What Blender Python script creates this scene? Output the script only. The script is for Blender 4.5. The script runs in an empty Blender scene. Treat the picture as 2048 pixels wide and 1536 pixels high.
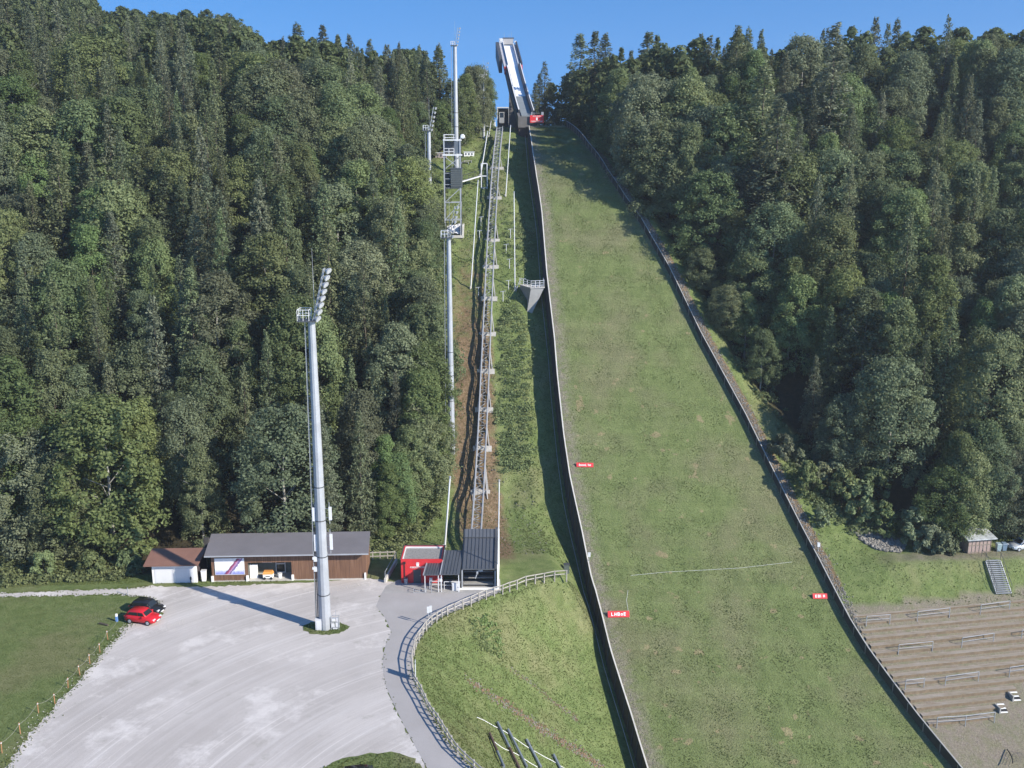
import bpy, bmesh, math, random
import numpy as np
from mathutils import Vector, Matrix, Euler, Quaternion, geometry as mgeo

random.seed(7)
RNG = np.random.default_rng(11)
SC = bpy.context.scene
COL = SC.collection
R = math.radians

# ------------------------------------------------------------------ camera model
PITCH = R(13.0); FPX = 2000.0; CAMZ = 50.0
CP, SP = math.cos(PITCH), math.sin(PITCH)

def ray(u, v):
    a = (u-1024.0)/FPX; b = (768.0-v)/FPX
    return np.array([a, CP+b*SP, -SP+b*CP])

def at(u, v, y):
    d = ray(u, v); t = y/d[1]
    return Vector((d[0]*t, y, CAMZ+d[2]*t))

def atz(u, v, z=0.0):
    d = ray(u, v); t = (z-CAMZ)/d[2]
    return Vector((d[0]*t, d[1]*t, z))

def project(x, y, z):
    dz = z-CAMZ
    zc = y*CP - dz*SP
    yc = y*SP + dz*CP
    return 1024+FPX*x/zc, 768-FPX*yc/zc, zc

# ------------------------------------------------------------------ hill frame and terrain
AX = R(5.0); SA, CA = math.sin(AX), math.cos(AX)
def to_sq(x, y): return -x*SA+y*CA, x*CA+y*SA
def to_xy(s, q): return -s*SA+q*CA, s*CA+q*SA

_S = np.array([0, 60, 80, 90, 100, 115, 130, 145, 176, 180, 188, 196, 205, 214, 224, 240, 300, 500.])
_M = np.array([.10, .22, .36, .43, .48, .57, .70, .727, .727, .69, .52, .36, .26, .18, .12, .04, .02, .0])
_sg = np.linspace(0, 500, 2001)
_mg = np.interp(_sg, _S, _M)
_pg = np.concatenate([[0], np.cumsum((_mg[1:]+_mg[:-1])*.5*.25)])
_pg = _pg - np.interp(129, _sg, _pg) + 4.3
def P(s): return np.interp(s, _sg, _pg)

LEFT_PX = [(1058,247),(1060.6,264),(1067,307),(1074,351),(1085,425),(1095,547),(1110,675),(1116,750),(1129,870),(1141,951),(1165,1060),(1185,1158),(1192.5,1180),(1206.5,1233),(1223,1300),(1263,1425),(1297,1536),(1320,1610)]
RIGHT_PX = [(1123,249),(1176,297),(1216,354),(1248,402),(1283,452),(1339,550),(1400,678),(1489,842),(1560,987),(1638,1138),(1664,1190),(1698,1255),(1733,1312),(1780,1377),(1832,1447),(1905,1536),(1965,1610)]
def hit_profile(u, v):
    d = ray(u, v)
    ts = np.linspace(40, 330, 6000)
    x, y, z = d[0]*ts, d[1]*ts, CAMZ+d[2]*ts
    s, q = to_sq(x, y)
    below = z < P(s)
    k = int(np.argmax(below)) if below.any() else len(ts)-1
    return s[k], q[k]
_L = np.array(sorted(hit_profile(*p) for p in LEFT_PX))
_Rr = np.array(sorted(hit_profile(*p) for p in RIGHT_PX))
S_TOP = 226.0
def _edge(tab, s, other):
    s = np.asarray(s, float)
    e = np.interp(s, tab[:, 0], tab[:, 1])
    o = np.interp(s, other[:, 0], other[:, 1])
    k = np.clip((s-S_TOP)/3, 0, 1)
    return e*(1-k)+(.5*(e+o))*k
def QL(s): return _edge(_L, s, _Rr)
def QR(s): return _edge(_Rr, s, _L)

FENCE_PX = [(1133,1153),(1109,1155),(1088,1159),(1070,1163),(1052,1168),(1034,1175),(1019,1180),(1005,1185),(989,1190),(972,1196),(957,1202),(942,1210),(926,1216),(909,1223),(895,1230),(884,1236),(873,1243),(863,1251),(853,1262),(845,1272),(838,1283),(832,1295),(828,1310),(825.5,1326),(825.5,1344),(828,1361),(834,1374),(843,1389),(852,1405),(860,1422),(868,1434),(876,1446),(885,1460),(894,1475),(903,1490),(915,1506),(930,1521),(948,1537),(968,1554),(990,1574)]
FENCE = [atz(u, v) for u, v in FENCE_PX]
_F = np.array(sorted(to_sq(p.x, p.y) for p in FENCE))

def smoothstep(a, b, x):
    t = np.clip((x-a)/(b-a), 0, 1); return t*t*(3-2*t)
def smax(a, b, k):
    h = np.maximum(k-np.abs(a-b), 0)/k; return np.maximum(a, b)+h*h*k*.25
def smin(a, b, k): return -smax(-a, -b, k)

def HWf(s): return 2.6+1.9*smoothstep(112, 130, s)-1.9*smoothstep(198, 216, s)   # drop from the landing hill to the ground left of it
_PRs = np.array([0, 60, 90, 100, 107, 111.2, 111.8, 115.3, 116, 120.5, 123, 140, 150, 180, 200, 222, 300, 500.])
_PRz = np.array([0]*18, float)
for _i, _s in enumerate(_PRs):
    _PRz[_i] = P(_s)+.95
_PRz[5:11] = [-5.45, -5.25, -2.0, -1.8, -1.6, -0.6]
_PRz[11:] = [8.0, 14.0, 36.0, 47.0, 53.0, 57.0, 60.0]

def vnoise(x, y, f, seed=0):
    """cheap smooth pseudo noise, -1..1"""
    return (np.sin(x*f+1.7*seed+np.sin(y*f*1.3+seed))+np.sin(y*f*1.1-2.3*seed+np.sin(x*f*.7+seed*.5)))*.5

def T_left(s, q):
    d = np.maximum(QL(s)-.35-q, 0)
    far = smax(0*s, P(s)-3.7+2.2*smoothstep(198, 216, s), 3.0)
    far = far+smoothstep(216, 300, s)*smoothstep(30, 75, d)*(.12*(np.clip(s, 216, 330)-216)-.25*np.maximum(s-345, 0))
    far = far+smoothstep(122, 150, s)*smoothstep(22, 60, d)*3.0+9*smoothstep(85, 130, d)*smoothstep(220, 300, s)
    qf = np.interp(s, _F[:, 0], _F[:, 1])
    W = np.maximum(5.0, QL(s)-qf)
    W = np.where(s > 116, np.maximum(5.0, W*(1-smoothstep(113, 119, s))), W)
    t = np.clip(d/W, 0, 1)
    t = .55*t+.45*t*t*(3-2*t)
    foot = P(s)-HWf(s)
    z = foot*(1-t)+far*t
    k = smoothstep(0.2, .9, d/W)*(smoothstep(.5, 2, np.abs(z)))
    amp = np.where(s > 118, .35, .14)
    return z+k*amp*vnoise(s, q, .9, 3)+k*amp*.5*vnoise(s, q, 2.3, 5)

def T_right(s, q):
    d = np.maximum(q-QR(s)-.3, 0)
    near = P(s)+.95
    se = s-.10*np.minimum(d, 28)*(1-smoothstep(113, 119.5, s))
    far = np.interp(se, _PRs, _PRz)
    t = smoothstep(.5, 11, d)
    t = np.where(s < 111, 1.0, t)
    z = near*(1-t)+far*t
    lat = 15*(1-np.exp(-np.maximum(d-7, 0)*.36/15))*smoothstep(121, 142, s)*(1-.6*smoothstep(195, 230, s))
    z = z+lat
    z = np.where(s > 125, smin(z, 55+0*s, 8), z)
    k = smoothstep(118, 128, s)*smoothstep(2, 6, d)
    return z+k*.35*vnoise(s, q, .8, 9)+smoothstep(.5, 3, d)*.1*vnoise(s, q, 1.7, 2)*(s > 111.5)

def T(x, y):
    s, q = to_sq(np.asarray(x, float), np.asarray(y, float))
    ql, qr = QL(s), QR(s)
    return np.where(q < ql, T_left(s, q), np.where(q > qr, T_right(s, q), P(s)))
def Tz(x, y): return float(T(np.array([x]), np.array([y]))[0])

def G(u, v, tmin=60, tmax=420):
    d = ray(u, v)
    ts = np.linspace(tmin, tmax, 4000)
    x, y, z = d[0]*ts, d[1]*ts, CAMZ+d[2]*ts
    below = z < T(x, y)
    k = int(np.argmax(below)) if below.any() else len(ts)-1
    return Vector((x[k], y[k], Tz(x[k], y[k])))
def ztop(B, v):
    return at(1024, v, B[1]).z

# ------------------------------------------------------------------ scene helpers
def thing(name, label, cat, loc=(0, 0, 0), rotz=0, group=None):
    o = bpy.data.objects.new(name, None); COL.objects.link(o)
    o.location = loc; o.rotation_euler = (0, 0, rotz)
    o.empty_display_size = .3
    o['label'] = label; o['category'] = cat
    if group: o['group'] = group
    return o
def tag(o, label, cat, group=None):
    o['label'] = label; o['category'] = cat
    if group: o['group'] = group
    return o
def copy_tree(o, parent=None):
    c = o.copy(); COL.objects.link(c)
    if parent is not None: c.parent = parent
    for ch in list(o.children): copy_tree(ch, c)
    return c

class MB:
    """collects shapes, then links them as one mesh object"""
    def __init__(self, base=None):
        self.v = []; self.f = []; self.b = Vector(base) if base is not None else Vector((0, 0, 0))
    def add(self, vs, fs):
        n = len(self.v)
        self.v += [tuple(Vector(p)-self.b) for p in vs]
        self.f += [tuple(i+n for i in f) for f in fs]
        return self
    def poly(self, vs): return self.add(vs, [tuple(range(len(vs)))])
    def prism(self, ring0, ring1):
        n = len(ring0)
        fs = [tuple(range(n))[::-1], tuple(range(n, 2*n))]
        fs += [(i, (i+1) % n, n+(i+1) % n, n+i) for i in range(n)]
        return self.add(list(ring0)+list(ring1), fs)
    def box(self, c, s, rz=0):
        c = Vector(c); hx, hy, hz = s[0]/2, s[1]/2, s[2]/2
        cr, sr = math.cos(rz), math.sin(rz)
        def p(x, y, z): return (c.x+x*cr-y*sr, c.y+x*sr+y*cr, c.z+z)
        lo = [p(-hx, -hy, -hz), p(hx, -hy, -hz), p(hx, hy, -hz), p(-hx, hy, -hz)]
        hi = [p(-hx, -hy, hz), p(hx, -hy, hz), p(hx, hy, hz), p(-hx, hy, hz)]
        return self.prism(lo, hi)
    def beam(self, a, b, w=.1, h=None, n=4):
        a, b = Vector(a), Vector(b); h = h or w
        d = (b-a)
        if d.length < 1e-6: return self
        d.normalize()
        side = d.cross(Vector((0, 0, 1)))
        if side.length < 1e-3: side = Vector((1, 0, 0))
        side.normalize(); up = side.cross(d)
        def ring(c):
            return [c+side*sx*w/2+up*sz*h/2 for sx, sz in ((-1, -1), (1, -1), (1, 1), (-1, 1))]
        return self.prism(ring(a), ring(b))
    def cyl(self, a, b, r0, r1=None, n=10):
        a, b = Vector(a), Vector(b); r1 = r0 if r1 is None else r1
        d = (b-a).normalized()
        side = d.cross(Vector((0, 0, 1)))
        if side.length < 1e-3: side = Vector((1, 0, 0))
        side.normalize(); up = side.cross(d)
        def ring(c, r): return [c+(side*math.cos(t)+up*math.sin(t))*r for t in [2*math.pi*(i+.5)/n for i in range(n)]]
        return self.prism(ring(a, r0), ring(b, r1))
    def tube(self, pts, r, n=6):
        for a, b in zip(pts[:-1], pts[1:]): self.cyl(a, b, r, r, n)
        return self
    def build(self, name, m, parent=None, smooth=False):
        me = bpy.data.meshes.new(name)
        me.from_pydata([tuple(p) for p in self.v], [], self.f); me.update()
        bm = bmesh.new(); bm.from_mesh(me); bmesh.ops.recalc_face_normals(bm, faces=bm.faces); bm.to_mesh(me); bm.free()
        if smooth:
            for p in me.polygons: p.use_smooth = True
        if m is not None: me.materials.append(m)
        o = bpy.data.objects.new(name, me); COL.objects.link(o)
        if parent is not None: o.parent = parent
        else: o.location = self.b
        return o

def np_mesh(name, V, F, m=None, smooth=False):
    """V (n,3), F (k,3|4) -> mesh data"""
    me = bpy.data.meshes.new(name)
    V = np.ascontiguousarray(V, dtype=np.float32); F = np.ascontiguousarray(F, dtype=np.int32)
    k, w = F.shape
    me.vertices.add(len(V)); me.vertices.foreach_set('co', V.ravel())
    me.loops.add(k*w); me.loops.foreach_set('vertex_index', F.ravel())
    me.polygons.add(k)
    me.polygons.foreach_set('loop_start', np.arange(0, k*w, w, dtype=np.int32))
    if smooth: me.polygons.foreach_set('use_smooth', np.ones(k, dtype=bool))
    me.update(calc_edges=True); me.validate()
    if m is not None: me.materials.append(m)
    return me
def link(name, me, parent=None, loc=None):
    o = bpy.data.objects.new(name, me); COL.objects.link(o)
    if parent is not None: o.parent = parent
    if loc is not None: o.location = loc
    return o
def text_mesh(txt, size, extr=.01):
    cu = bpy.data.curves.new('lettering', 'FONT'); cu.body = txt; cu.size = size; cu.extrude = extr
    cu.align_x = 'CENTER'; cu.align_y = 'CENTER'; cu.resolution_u = 3
    o = bpy.data.objects.new('lettering', cu); COL.objects.link(o)
    dg = bpy.context.evaluated_depsgraph_get()
    me = bpy.data.meshes.new_from_object(o.evaluated_get(dg))
    bpy.data.objects.remove(o); bpy.data.curves.remove(cu)
    me.name = 'lettering'
    return me

# ------------------------------------------------------------------ materials
def new_mat(name):
    m = bpy.data.materials.new(name); m.use_nodes = True
    nt = m.node_tree; b = nt.nodes['Principled BSDF']
    return m, nt, b
def N(nt, typ, **kw):
    n = nt.nodes.new(typ)
    for k, v in kw.items():
        if k in n.inputs: n.inputs[k].default_value = v
        else: setattr(n, k, v)
    return n
def rgba(c): return (c[0], c[1], c[2], 1)
def mixc(nt, fac, a, b, mode='MIX'):
    n = nt.nodes.new('ShaderNodeMix'); n.data_type = 'RGBA'; n.blend_type = mode
    for sock, val in ((n.inputs[0], fac), (n.inputs[6], a), (n.inputs[7], b)):
        if isinstance(val, (int, float)): sock.default_value = val
        elif isinstance(val, tuple): sock.default_value = rgba(val)
        else: nt.links.new(val, sock)
    return n.outputs[2]
def noise(nt, vec, scale, detail=4, rough=.6, dist=0):
    n = N(nt, 'ShaderNodeTexNoise'); n.inputs['Scale'].default_value = scale
    n.inputs['Detail'].default_value = detail; n.inputs['Roughness'].default_value = rough
    n.inputs['Distortion'].default_value = dist
    if vec is not None: nt.links.new(vec, n.inputs['Vector'])
    return n.outputs['Fac']
def ramp(nt, fac, stops):
    n = nt.nodes.new('ShaderNodeValToRGB'); e = n.color_ramp.elements
    while len(e) < len(stops): e.new(.5)
    for i, (p, c) in enumerate(stops):
        e[i].position = p; e[i].color = rgba(c) if isinstance(c, tuple) else (c, c, c, 1)
    nt.links.new(fac, n.inputs[0])
    return n.outputs[0]
def pos(nt): return nt.nodes.new('ShaderNodeNewGeometry').outputs['Position']
def objco(nt): return nt.nodes.new('ShaderNodeTexCoord').outputs['Object']
def mapping(nt, vec, scale=(1, 1, 1), rot=(0, 0, 0)):
    n = nt.nodes.new('ShaderNodeMapping'); n.inputs['Scale'].default_value = scale; n.inputs['Rotation'].default_value = rot
    nt.links.new(vec, n.inputs['Vector']); return n.outputs[0]
def bump(nt, b, h, strength=.4, dist=.1):
    n = N(nt, 'ShaderNodeBump'); n.inputs['Strength'].default_value = strength; n.inputs['Distance'].default_value = dist
    nt.links.new(h, n.inputs['Height']); nt.links.new(n.outputs[0], b.inputs['Normal'])
def attr(nt, name):
    n = nt.nodes.new('ShaderNodeAttribute'); n.attribute_name = name; return n.outputs['Fac']

def basic(name, c, rough=.6, metal=0.0, var=.18, scale=1.5, bmp=.0, world=True, c2=None):
    m, nt, b = new_mat(name)
    vec = pos(nt) if world else objco(nt)
    f = noise(nt, vec, scale, 5, .65)
    lo = tuple(x*(1-var) for x in c); hi = c2 or tuple(min(1, x*(1+var)) for x in c)
    col = ramp(nt, f, [(.3, lo), (.7, hi)])
    nt.links.new(col, b.inputs['Base Color'])
    b.inputs['Roughness'].default_value = rough; b.inputs['Metallic'].default_value = metal
    if bmp: bump(nt, b, noise(nt, vec, scale*8, 4), bmp, .05)
    return m
# ------------------------------------------------------------------ ground materials
def mat_ground():
    m, nt, b = new_mat('meadow_ground')
    p = pos(nt)
    big = noise(nt, p, .09, 4, .6)
    mid = noise(nt, p, .7, 5, .7)
    fine = noise(nt, p, 6.0, 4, .75)
    g = ramp(nt, mid, [(.32, (.098, .134, .045)), (.5, (.142, .183, .066)), (.68, (.185, .220, .088))])
    dry = ramp(nt, mid, [(.35, (.165, .165, .078)), (.65, (.225, .212, .115))])
    g = mixc(nt, ramp(nt, big, [(.48, 0.0), (.62, .62)]), g, dry)
    # bare orange-brown earth and stone by the lift
    earth = ramp(nt, noise(nt, p, 2.2, 6, .75), [(.3, (.095, .075, .045)), (.55, (.20, .140, .085)), (.78, (.36, .30, .22))])
    f = nt.nodes.new('ShaderNodeMath'); f.operation = 'MULTIPLY_ADD'
    nt.links.new(attr(nt, 'dirt'), f.inputs[0]); f.inputs[1].default_value = 1.6
    n2 = noise(nt, p, .45, 5, .7)
    s = nt.nodes.new('ShaderNodeMath'); s.operation = 'SUBTRACT'; nt.links.new(n2, s.inputs[0]); s.inputs[1].default_value = 1.18
    nt.links.new(s.outputs[0], f.inputs[2])
    g = mixc(nt, ramp(nt, f.outputs[0], [(0.0, 0.0), (.3, 1.0)]), g, earth)
    # forest floor
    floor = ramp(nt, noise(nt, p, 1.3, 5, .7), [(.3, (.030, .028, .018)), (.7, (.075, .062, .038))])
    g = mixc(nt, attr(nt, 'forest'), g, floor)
    # gravel track on the right terrace
    grav = ramp(nt, noise(nt, p, 5, 5, .7), [(.3, (.165, .14, .11)), (.7, (.27, .235, .195))])
    k = nt.nodes.new('ShaderNodeMath'); k.operation = 'MULTIPLY'
    nt.links.new(attr(nt, 'track'), k.inputs[0]); nt.links.new(ramp(nt, mid, [(.35, .55), (.6, 1.0)]), k.inputs[1])
    g = mixc(nt, k.outputs[0], g, grav)
    g = mixc(nt, .55, g, ramp(nt, fine, [(.25, .35), (.75, 1.5)]), 'MULTIPLY')
    nt.links.new(g, b.inputs['Base Color']); b.inputs['Roughness'].default_value = .95
    b.inputs['Specular IOR Level'].default_value = .1
    bump(nt, b, fine, .9, .12)
    return m
def mat_hill():
    m, nt, b = new_mat('landing_hill_grass')
    p = pos(nt)
    big = noise(nt, p, .10, 4, .6); mid = noise(nt, mapping(nt, p, (1, .6, .6)), .8, 5, .7); fine = noise(nt, p, 5.0, 3, .8)
    g = ramp(nt, mid, [(.3, (.112, .145, .054)), (.5, (.144, .180, .070)), (.7, (.174, .208, .086))])
    dry = ramp(nt, fine, [(.3, (.15, .145, .085)), (.7, (.22, .20, .125))])
    g = mixc(nt, ramp(nt, big, [(.46, 0.0), (.66, .6)]), g, dry)
    spot = noise(nt, p, .55, 3, .5)
    g = mixc(nt, ramp(nt, spot, [(.655, 0.0), (.70, .75)]), g, (.27, .225, .13))
    seam = noise(nt, mapping(nt, p, (.06, 1.1, 1.1), (0, 0, -AX)), 1.0, 3, .6)
    g = mixc(nt, .30, g, ramp(nt, seam, [(.3, .72), (.7, 1.26)]), 'MULTIPLY')
    edge = attr(nt, 'edge')
    k = nt.nodes.new('ShaderNodeMath'); k.operation = 'MULTIPLY'; nt.links.new(edge, k.inputs[0])
    nt.links.new(ramp(nt, noise(nt, p, 1.1, 5, .75), [(.36, 0.0), (.56, 1.0)]), k.inputs[1])
    g = mixc(nt, k.outputs[0], g, ramp(nt, noise(nt, p, 4, 4, .7), [(.3, (.13, .12, .09)), (.7, (.30, .27, .21))]))
    g = mixc(nt, .55, g, ramp(nt, fine, [(.25, .4), (.75, 1.45)]), 'MULTIPLY')
    nt.links.new(g, b.inputs['Base Color']); b.inputs['Roughness'].default_value = .95
    b.inputs['Specular IOR Level'].default_value = .1
    bump(nt, b, fine, 1.0, .15)
    return m
def mat_gravel():
    m, nt, b = new_mat('pale_gravel')
    p = pos(nt)
    n = noise(nt, p, .12, 4, .55); st = noise(nt, p, 9, 5, .8)
    # tyre tracks: stretched noise, curved by a big swirl centred left of the lot
    sep = nt.nodes.new('ShaderNodeSeparateXYZ'); nt.links.new(p, sep.inputs[0])
    dx = nt.nodes.new('ShaderNodeMath'); dx.operation = 'ADD'; nt.links.new(sep.outputs[0], dx.inputs[0]); dx.inputs[1].default_value = -6.0
    dy = nt.nodes.new('ShaderNodeMath'); dy.operation = 'ADD'; nt.links.new(sep.outputs[1], dy.inputs[0]); dy.inputs[1].default_value = -62.0
    an = nt.nodes.new('ShaderNodeMath'); an.operation = 'ARCTAN2'; nt.links.new(dy.outputs[0], an.inputs[0]); nt.links.new(dx.outputs[0], an.inputs[1])
    rx = nt.nodes.new('ShaderNodeVectorMath'); rx.operation = 'LENGTH'
    cv = nt.nodes.new('ShaderNodeCombineXYZ'); nt.links.new(dx.outputs[0], cv.inputs[0]); nt.links.new(dy.outputs[0], cv.inputs[1]); nt.links.new(cv.outputs[0], rx.inputs[0])
    c2 = nt.nodes.new('ShaderNodeCombineXYZ'); nt.links.new(rx.outputs['Value'], c2.inputs[0])
    mu = nt.nodes.new('ShaderNodeMath'); mu.operation = 'MULTIPLY'; nt.links.new(an.outputs[0], mu.inputs[0]); mu.inputs[1].default_value = 1.3
    nt.links.new(mu.outputs[0], c2.inputs[1])
    tr = noise(nt, c2.outputs[0], .85, 7, .72, .9)
    base = ramp(nt, n, [(.35, (.43, .395, .37)), (.65, (.52, .482, .455))])
    base = mixc(nt, ramp(nt, tr, [(.50, 0.0), (.72, .55)]), base, (.62, .595, .58))
    base = mixc(nt, ramp(nt, tr, [(.30, .3), (.45, 0.0)]), base, (.31, .285, .265))
    tr2 = noise(nt, mapping(nt, c2.outputs[0], (3.4, .8, 1)), 1.0, 6, .7, .9)
    base = mixc(nt, ramp(nt, tr2, [(.56, 0.0), (.66, .6)]), base, (.72, .68, .65))
    base = mixc(nt, ramp(nt, tr2, [(.34, .3), (.42, 0.0)]), base, (.33, .305, .285))
    patch = noise(nt, p, .35, 6, .7)
    base = mixc(nt, ramp(nt, patch, [(.60, 0.0), (.70, .55)]), base, (.31, .295, .25))
    base = mixc(nt, ramp(nt, noise(nt, p, .16, 5, .7), [(.54, 0.0), (.66, .7)]), base, (.68, .64, .61))
    base = mixc(nt, .35, base, ramp(nt, st, [(.25, .6), (.75, 1.35)]), 'MULTIPLY')
    nt.links.new(base, b.inputs['Base Color']); b.inputs['Roughness'].default_value = .9
    bump(nt, b, st, .35, .04)
    return m
def mat_asphalt():
    m, nt, b = new_mat('pale_asphalt')
    p = pos(nt)
    base = ramp(nt, noise(nt, p, .25, 5, .6), [(.3, (.345, .325, .315)), (.7, (.405, .382, .375))])
    base = mixc(nt, .25, base, ramp(nt, noise(nt, p, 14, 4, .8), [(.25, .7), (.75, 1.25)]), 'MULTIPLY')
    nt.links.new(base, b.inputs['Base Color']); b.inputs['Roughness'].default_value = .85
    return m
def mat_terrace():
    m, nt, b = new_mat('weathered_terrace_gravel')
    p = pos(nt)
    n = noise(nt, mapping(nt, p, (.5, 2, 2)), 1.2, 6, .7)
    base = ramp(nt, n, [(.28, (.20, .155, .105)), (.5, (.30, .255, .205)), (.72, (.37, .33, .285))])
    base = mixc(nt, ramp(nt, noise(nt, p, .22, 4), [(.5, 0.0), (.7, .45)]), base, (.23, .19, .12))
    base = mixc(nt, .4, base, ramp(nt, noise(nt, p, 11, 4, .8), [(.25, .6), (.75, 1.35)]), 'MULTIPLY')
    nt.links.new(base, b.inputs['Base Color']); b.inputs['Roughness'].default_value = .95
    bump(nt, b, noise(nt, p, 9, 4, .8), .4, .05)
    return m

M = {}
M['ground'] = mat_ground(); M['hill'] = mat_hill(); M['gravel'] = mat_gravel(); M['asphalt'] = mat_asphalt(); M['terrace'] = mat_terrace()
M['forecourt'] = basic('pale_forecourt_concrete', (.34, .33, .32), .9, 0, .12, .8)
M['steel'] = basic('galvanised_steel', (.36, .38, .41), .5, .15, .14, .6)
M['white_metal'] = basic('white_painted_metal', (.66, .67, .69), .5, 0, .06, .8)
M['dark_metal'] = basic('dark_grey_metal', (.075, .08, .088), .5, .2, .12, .8)
M['roof_metal'] = basic('slate_grey_sheet_metal', (.105, .113, .128), .45, .2, .1, .5)
M['concrete'] = basic('concrete', (.33, .325, .315), .9, 0, .16, .7, .15)
M['pale_concrete'] = basic('pale_concrete', (.50, .48, .45), .9, 0, .15, .9, .1)
M['red_paint'] = basic('red_painted_board', (.60, .030, .035), .5, 0, .1, .8)
M['white_paint'] = basic('white_render', (.82, .82, .80), .8, 0, .05, .5)
M['white_letter'] = basic('white_lettering', (.85, .85, .85), .6, 0, .02, 1)
M['black'] = basic('black_rubber', (.015, .015, .017), .7, 0, .1, 2)
M['old_wood'] = basic('grey_weathered_wood', (.24, .205, .165), .85, 0, .25, 2.5)
M['fence_wood'] = basic('bleached_fence_wood', (.37, .345, .31), .85, 0, .25, 3)
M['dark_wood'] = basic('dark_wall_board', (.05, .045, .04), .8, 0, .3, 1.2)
M['orange'] = basic('faded_orange_stake', (.42, .20, .10), .7, 0, .15, 3)
M['glass'] = basic('dark_glass', (.02, .025, .03), .08, 0, .1, 1)
M['rock'] = basic('grey_rock', (.20, .19, .17), .9, 0, .35, 1.4, .3)
M['bark'] = basic('bark', (.085, .07, .052), .9, 0, .35, 3, .4, world=False)
M['pale_bark'] = basic('pale_beech_bark', (.30, .29, .26), .85, 0, .3, 2.5, .2, world=False)

# ------------------------------------------------------------------ terrain meshes
def terr_strip(name, side):
    sv = np.concatenate([np.arange(10, 70, 4), np.arange(70, 160, .8), np.arange(160, 260, 1.2), np.arange(260, 520, 6)])
    off = np.concatenate([[0, .25, .5, .8, 1.2, 1.6], np.arange(2, 45, .8), np.arange(45, 120, 2.0), np.arange(120, 420, 12)])
    S, O = np.meshgrid(sv, off, indexing='ij')
    if side < 0: Q = QL(S)-.35-O; Z = T_left(S, Q)
    else: Q = QR(S)+.28+O; Z = T_right(S, Q)
    X, Y = to_xy(S, Q)
    V = np.stack([X, Y, Z], -1).reshape(-1, 3)
    n, k = S.shape
    i = np.arange(n-1)[:, None]*k+np.arange(k-1)[None, :]
    F = np.stack([i, i+1, i+k+1, i+k], -1).reshape(-1, 4)
    if side < 0: F = F[:, ::-1]
    me = np_mesh(name, V, F, M['ground'], True)
    def addattr(nm, val):
        a = me.attributes.new(nm, 'FLOAT', 'POINT'); a.data.foreach_set('value', np.ascontiguousarray(val.ravel(), dtype=np.float32))
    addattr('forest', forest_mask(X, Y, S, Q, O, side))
    if side < 0:
        lift = smoothstep(6.5, 10.5, O)*(1-smoothstep(14, 20, O))*smoothstep(113, 120, S)*(1-.45*smoothstep(150, 185, S))*(1-smoothstep(190, 210, S))
        addattr('dirt', .66*lift)
        addattr('track', 0*S)
    else:
        addattr('dirt', .75*(1-smoothstep(.6, 2.2, O))*smoothstep(110, 116, S)+.35*smoothstep(1, 3, O)*(1-smoothstep(3, 9, O))*smoothstep(119, 125, S))
        addattr('track', smoothstep(6, 14, O)*smoothstep(116.2, 117.0, S)*(1-smoothstep(118.6, 119.4, S))*.8+(S-.10*np.minimum(O, 28) < 111.6)*1.0)
    o = link(name, me); o['kind'] = 'structure'
    return o

# plan limits of the woods, in the hill frame (s, q)
_WB = [(845,1010),(866,935),(872,860),(862,760),(858,650),(850,500),(838,430),(835,400),(835,345),(836,316),(900,299),(935,284),(950,268),(958,258)]
WOOD_L = np.array([(112.5, -60.), (115.2, -50.), (117.4, -24.), (119.5, -13.5)]+[tuple(to_sq(G(u, v).x, G(u, v).y)) for u, v in _WB]+[(260., 4.)])
WOOD_L = WOOD_L[np.argsort(WOOD_L[:, 0])]
WOOD_R_D = np.array([(120, 40.), (122, 22.), (125, 15.), (130, 11.), (136, 8.5), (145, 6.), (155, 4.5), (170, 4.), (200, 3.5), (225, 4.)])
def in_wood_left(s, q): return q < np.interp(s, WOOD_L[:, 0], WOOD_L[:, 1], left=-999)
def in_wood_right(s, d): return (d > np.interp(s, WOOD_R_D[:, 0], WOOD_R_D[:, 1])) & (s > 121.5)
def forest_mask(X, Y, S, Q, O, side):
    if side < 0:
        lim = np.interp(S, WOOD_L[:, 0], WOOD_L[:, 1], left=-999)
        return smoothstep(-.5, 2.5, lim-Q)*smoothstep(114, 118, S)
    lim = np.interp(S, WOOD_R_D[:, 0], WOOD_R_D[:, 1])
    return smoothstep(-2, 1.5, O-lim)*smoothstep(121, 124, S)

tl = terr_strip('ground', -1)
tr = terr_strip('hillside', 1)

# landing hill: its own curved sheet
def hill():
    sv = np.arange(58, S_TOP+.01, .5); tv = np.linspace(0, 1, 61)
    S, Tt = np.meshgrid(sv, tv, indexing='ij')
    Q = QL(S)+(QR(S)-QL(S))*Tt
    Z = P(S)+.05*vnoise(S, Q, 1.1, 4)*np.minimum(1, 8*np.minimum(Tt, 1-Tt))
    X, Y = to_xy(S, Q)
    V = np.stack([X, Y, Z], -1).reshape(-1, 3); n, k = S.shape
    i = np.arange(n-1)[:, None]*k+np.arange(k-1)[None, :]
    F = np.stack([i, i+1, i+k+1, i+k], -1).reshape(-1, 4)
    me = np_mesh('landing_hill', V, F, M['hill'], True)
    dl = (Q-QL(S)); dr = QR(S)-Q
    e = 1-smoothstep(.3, 2.6, dl)
    e = np.maximum(e, .5*(1-smoothstep(.2, 1.0, dr)))
    a = me.attributes.new('edge', 'FLOAT', 'POINT'); a.data.foreach_set('value', np.ascontiguousarray(e.ravel(), dtype=np.float32))
    o = link('landing_hill', me); o['kind'] = 'structure'
hill()

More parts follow.
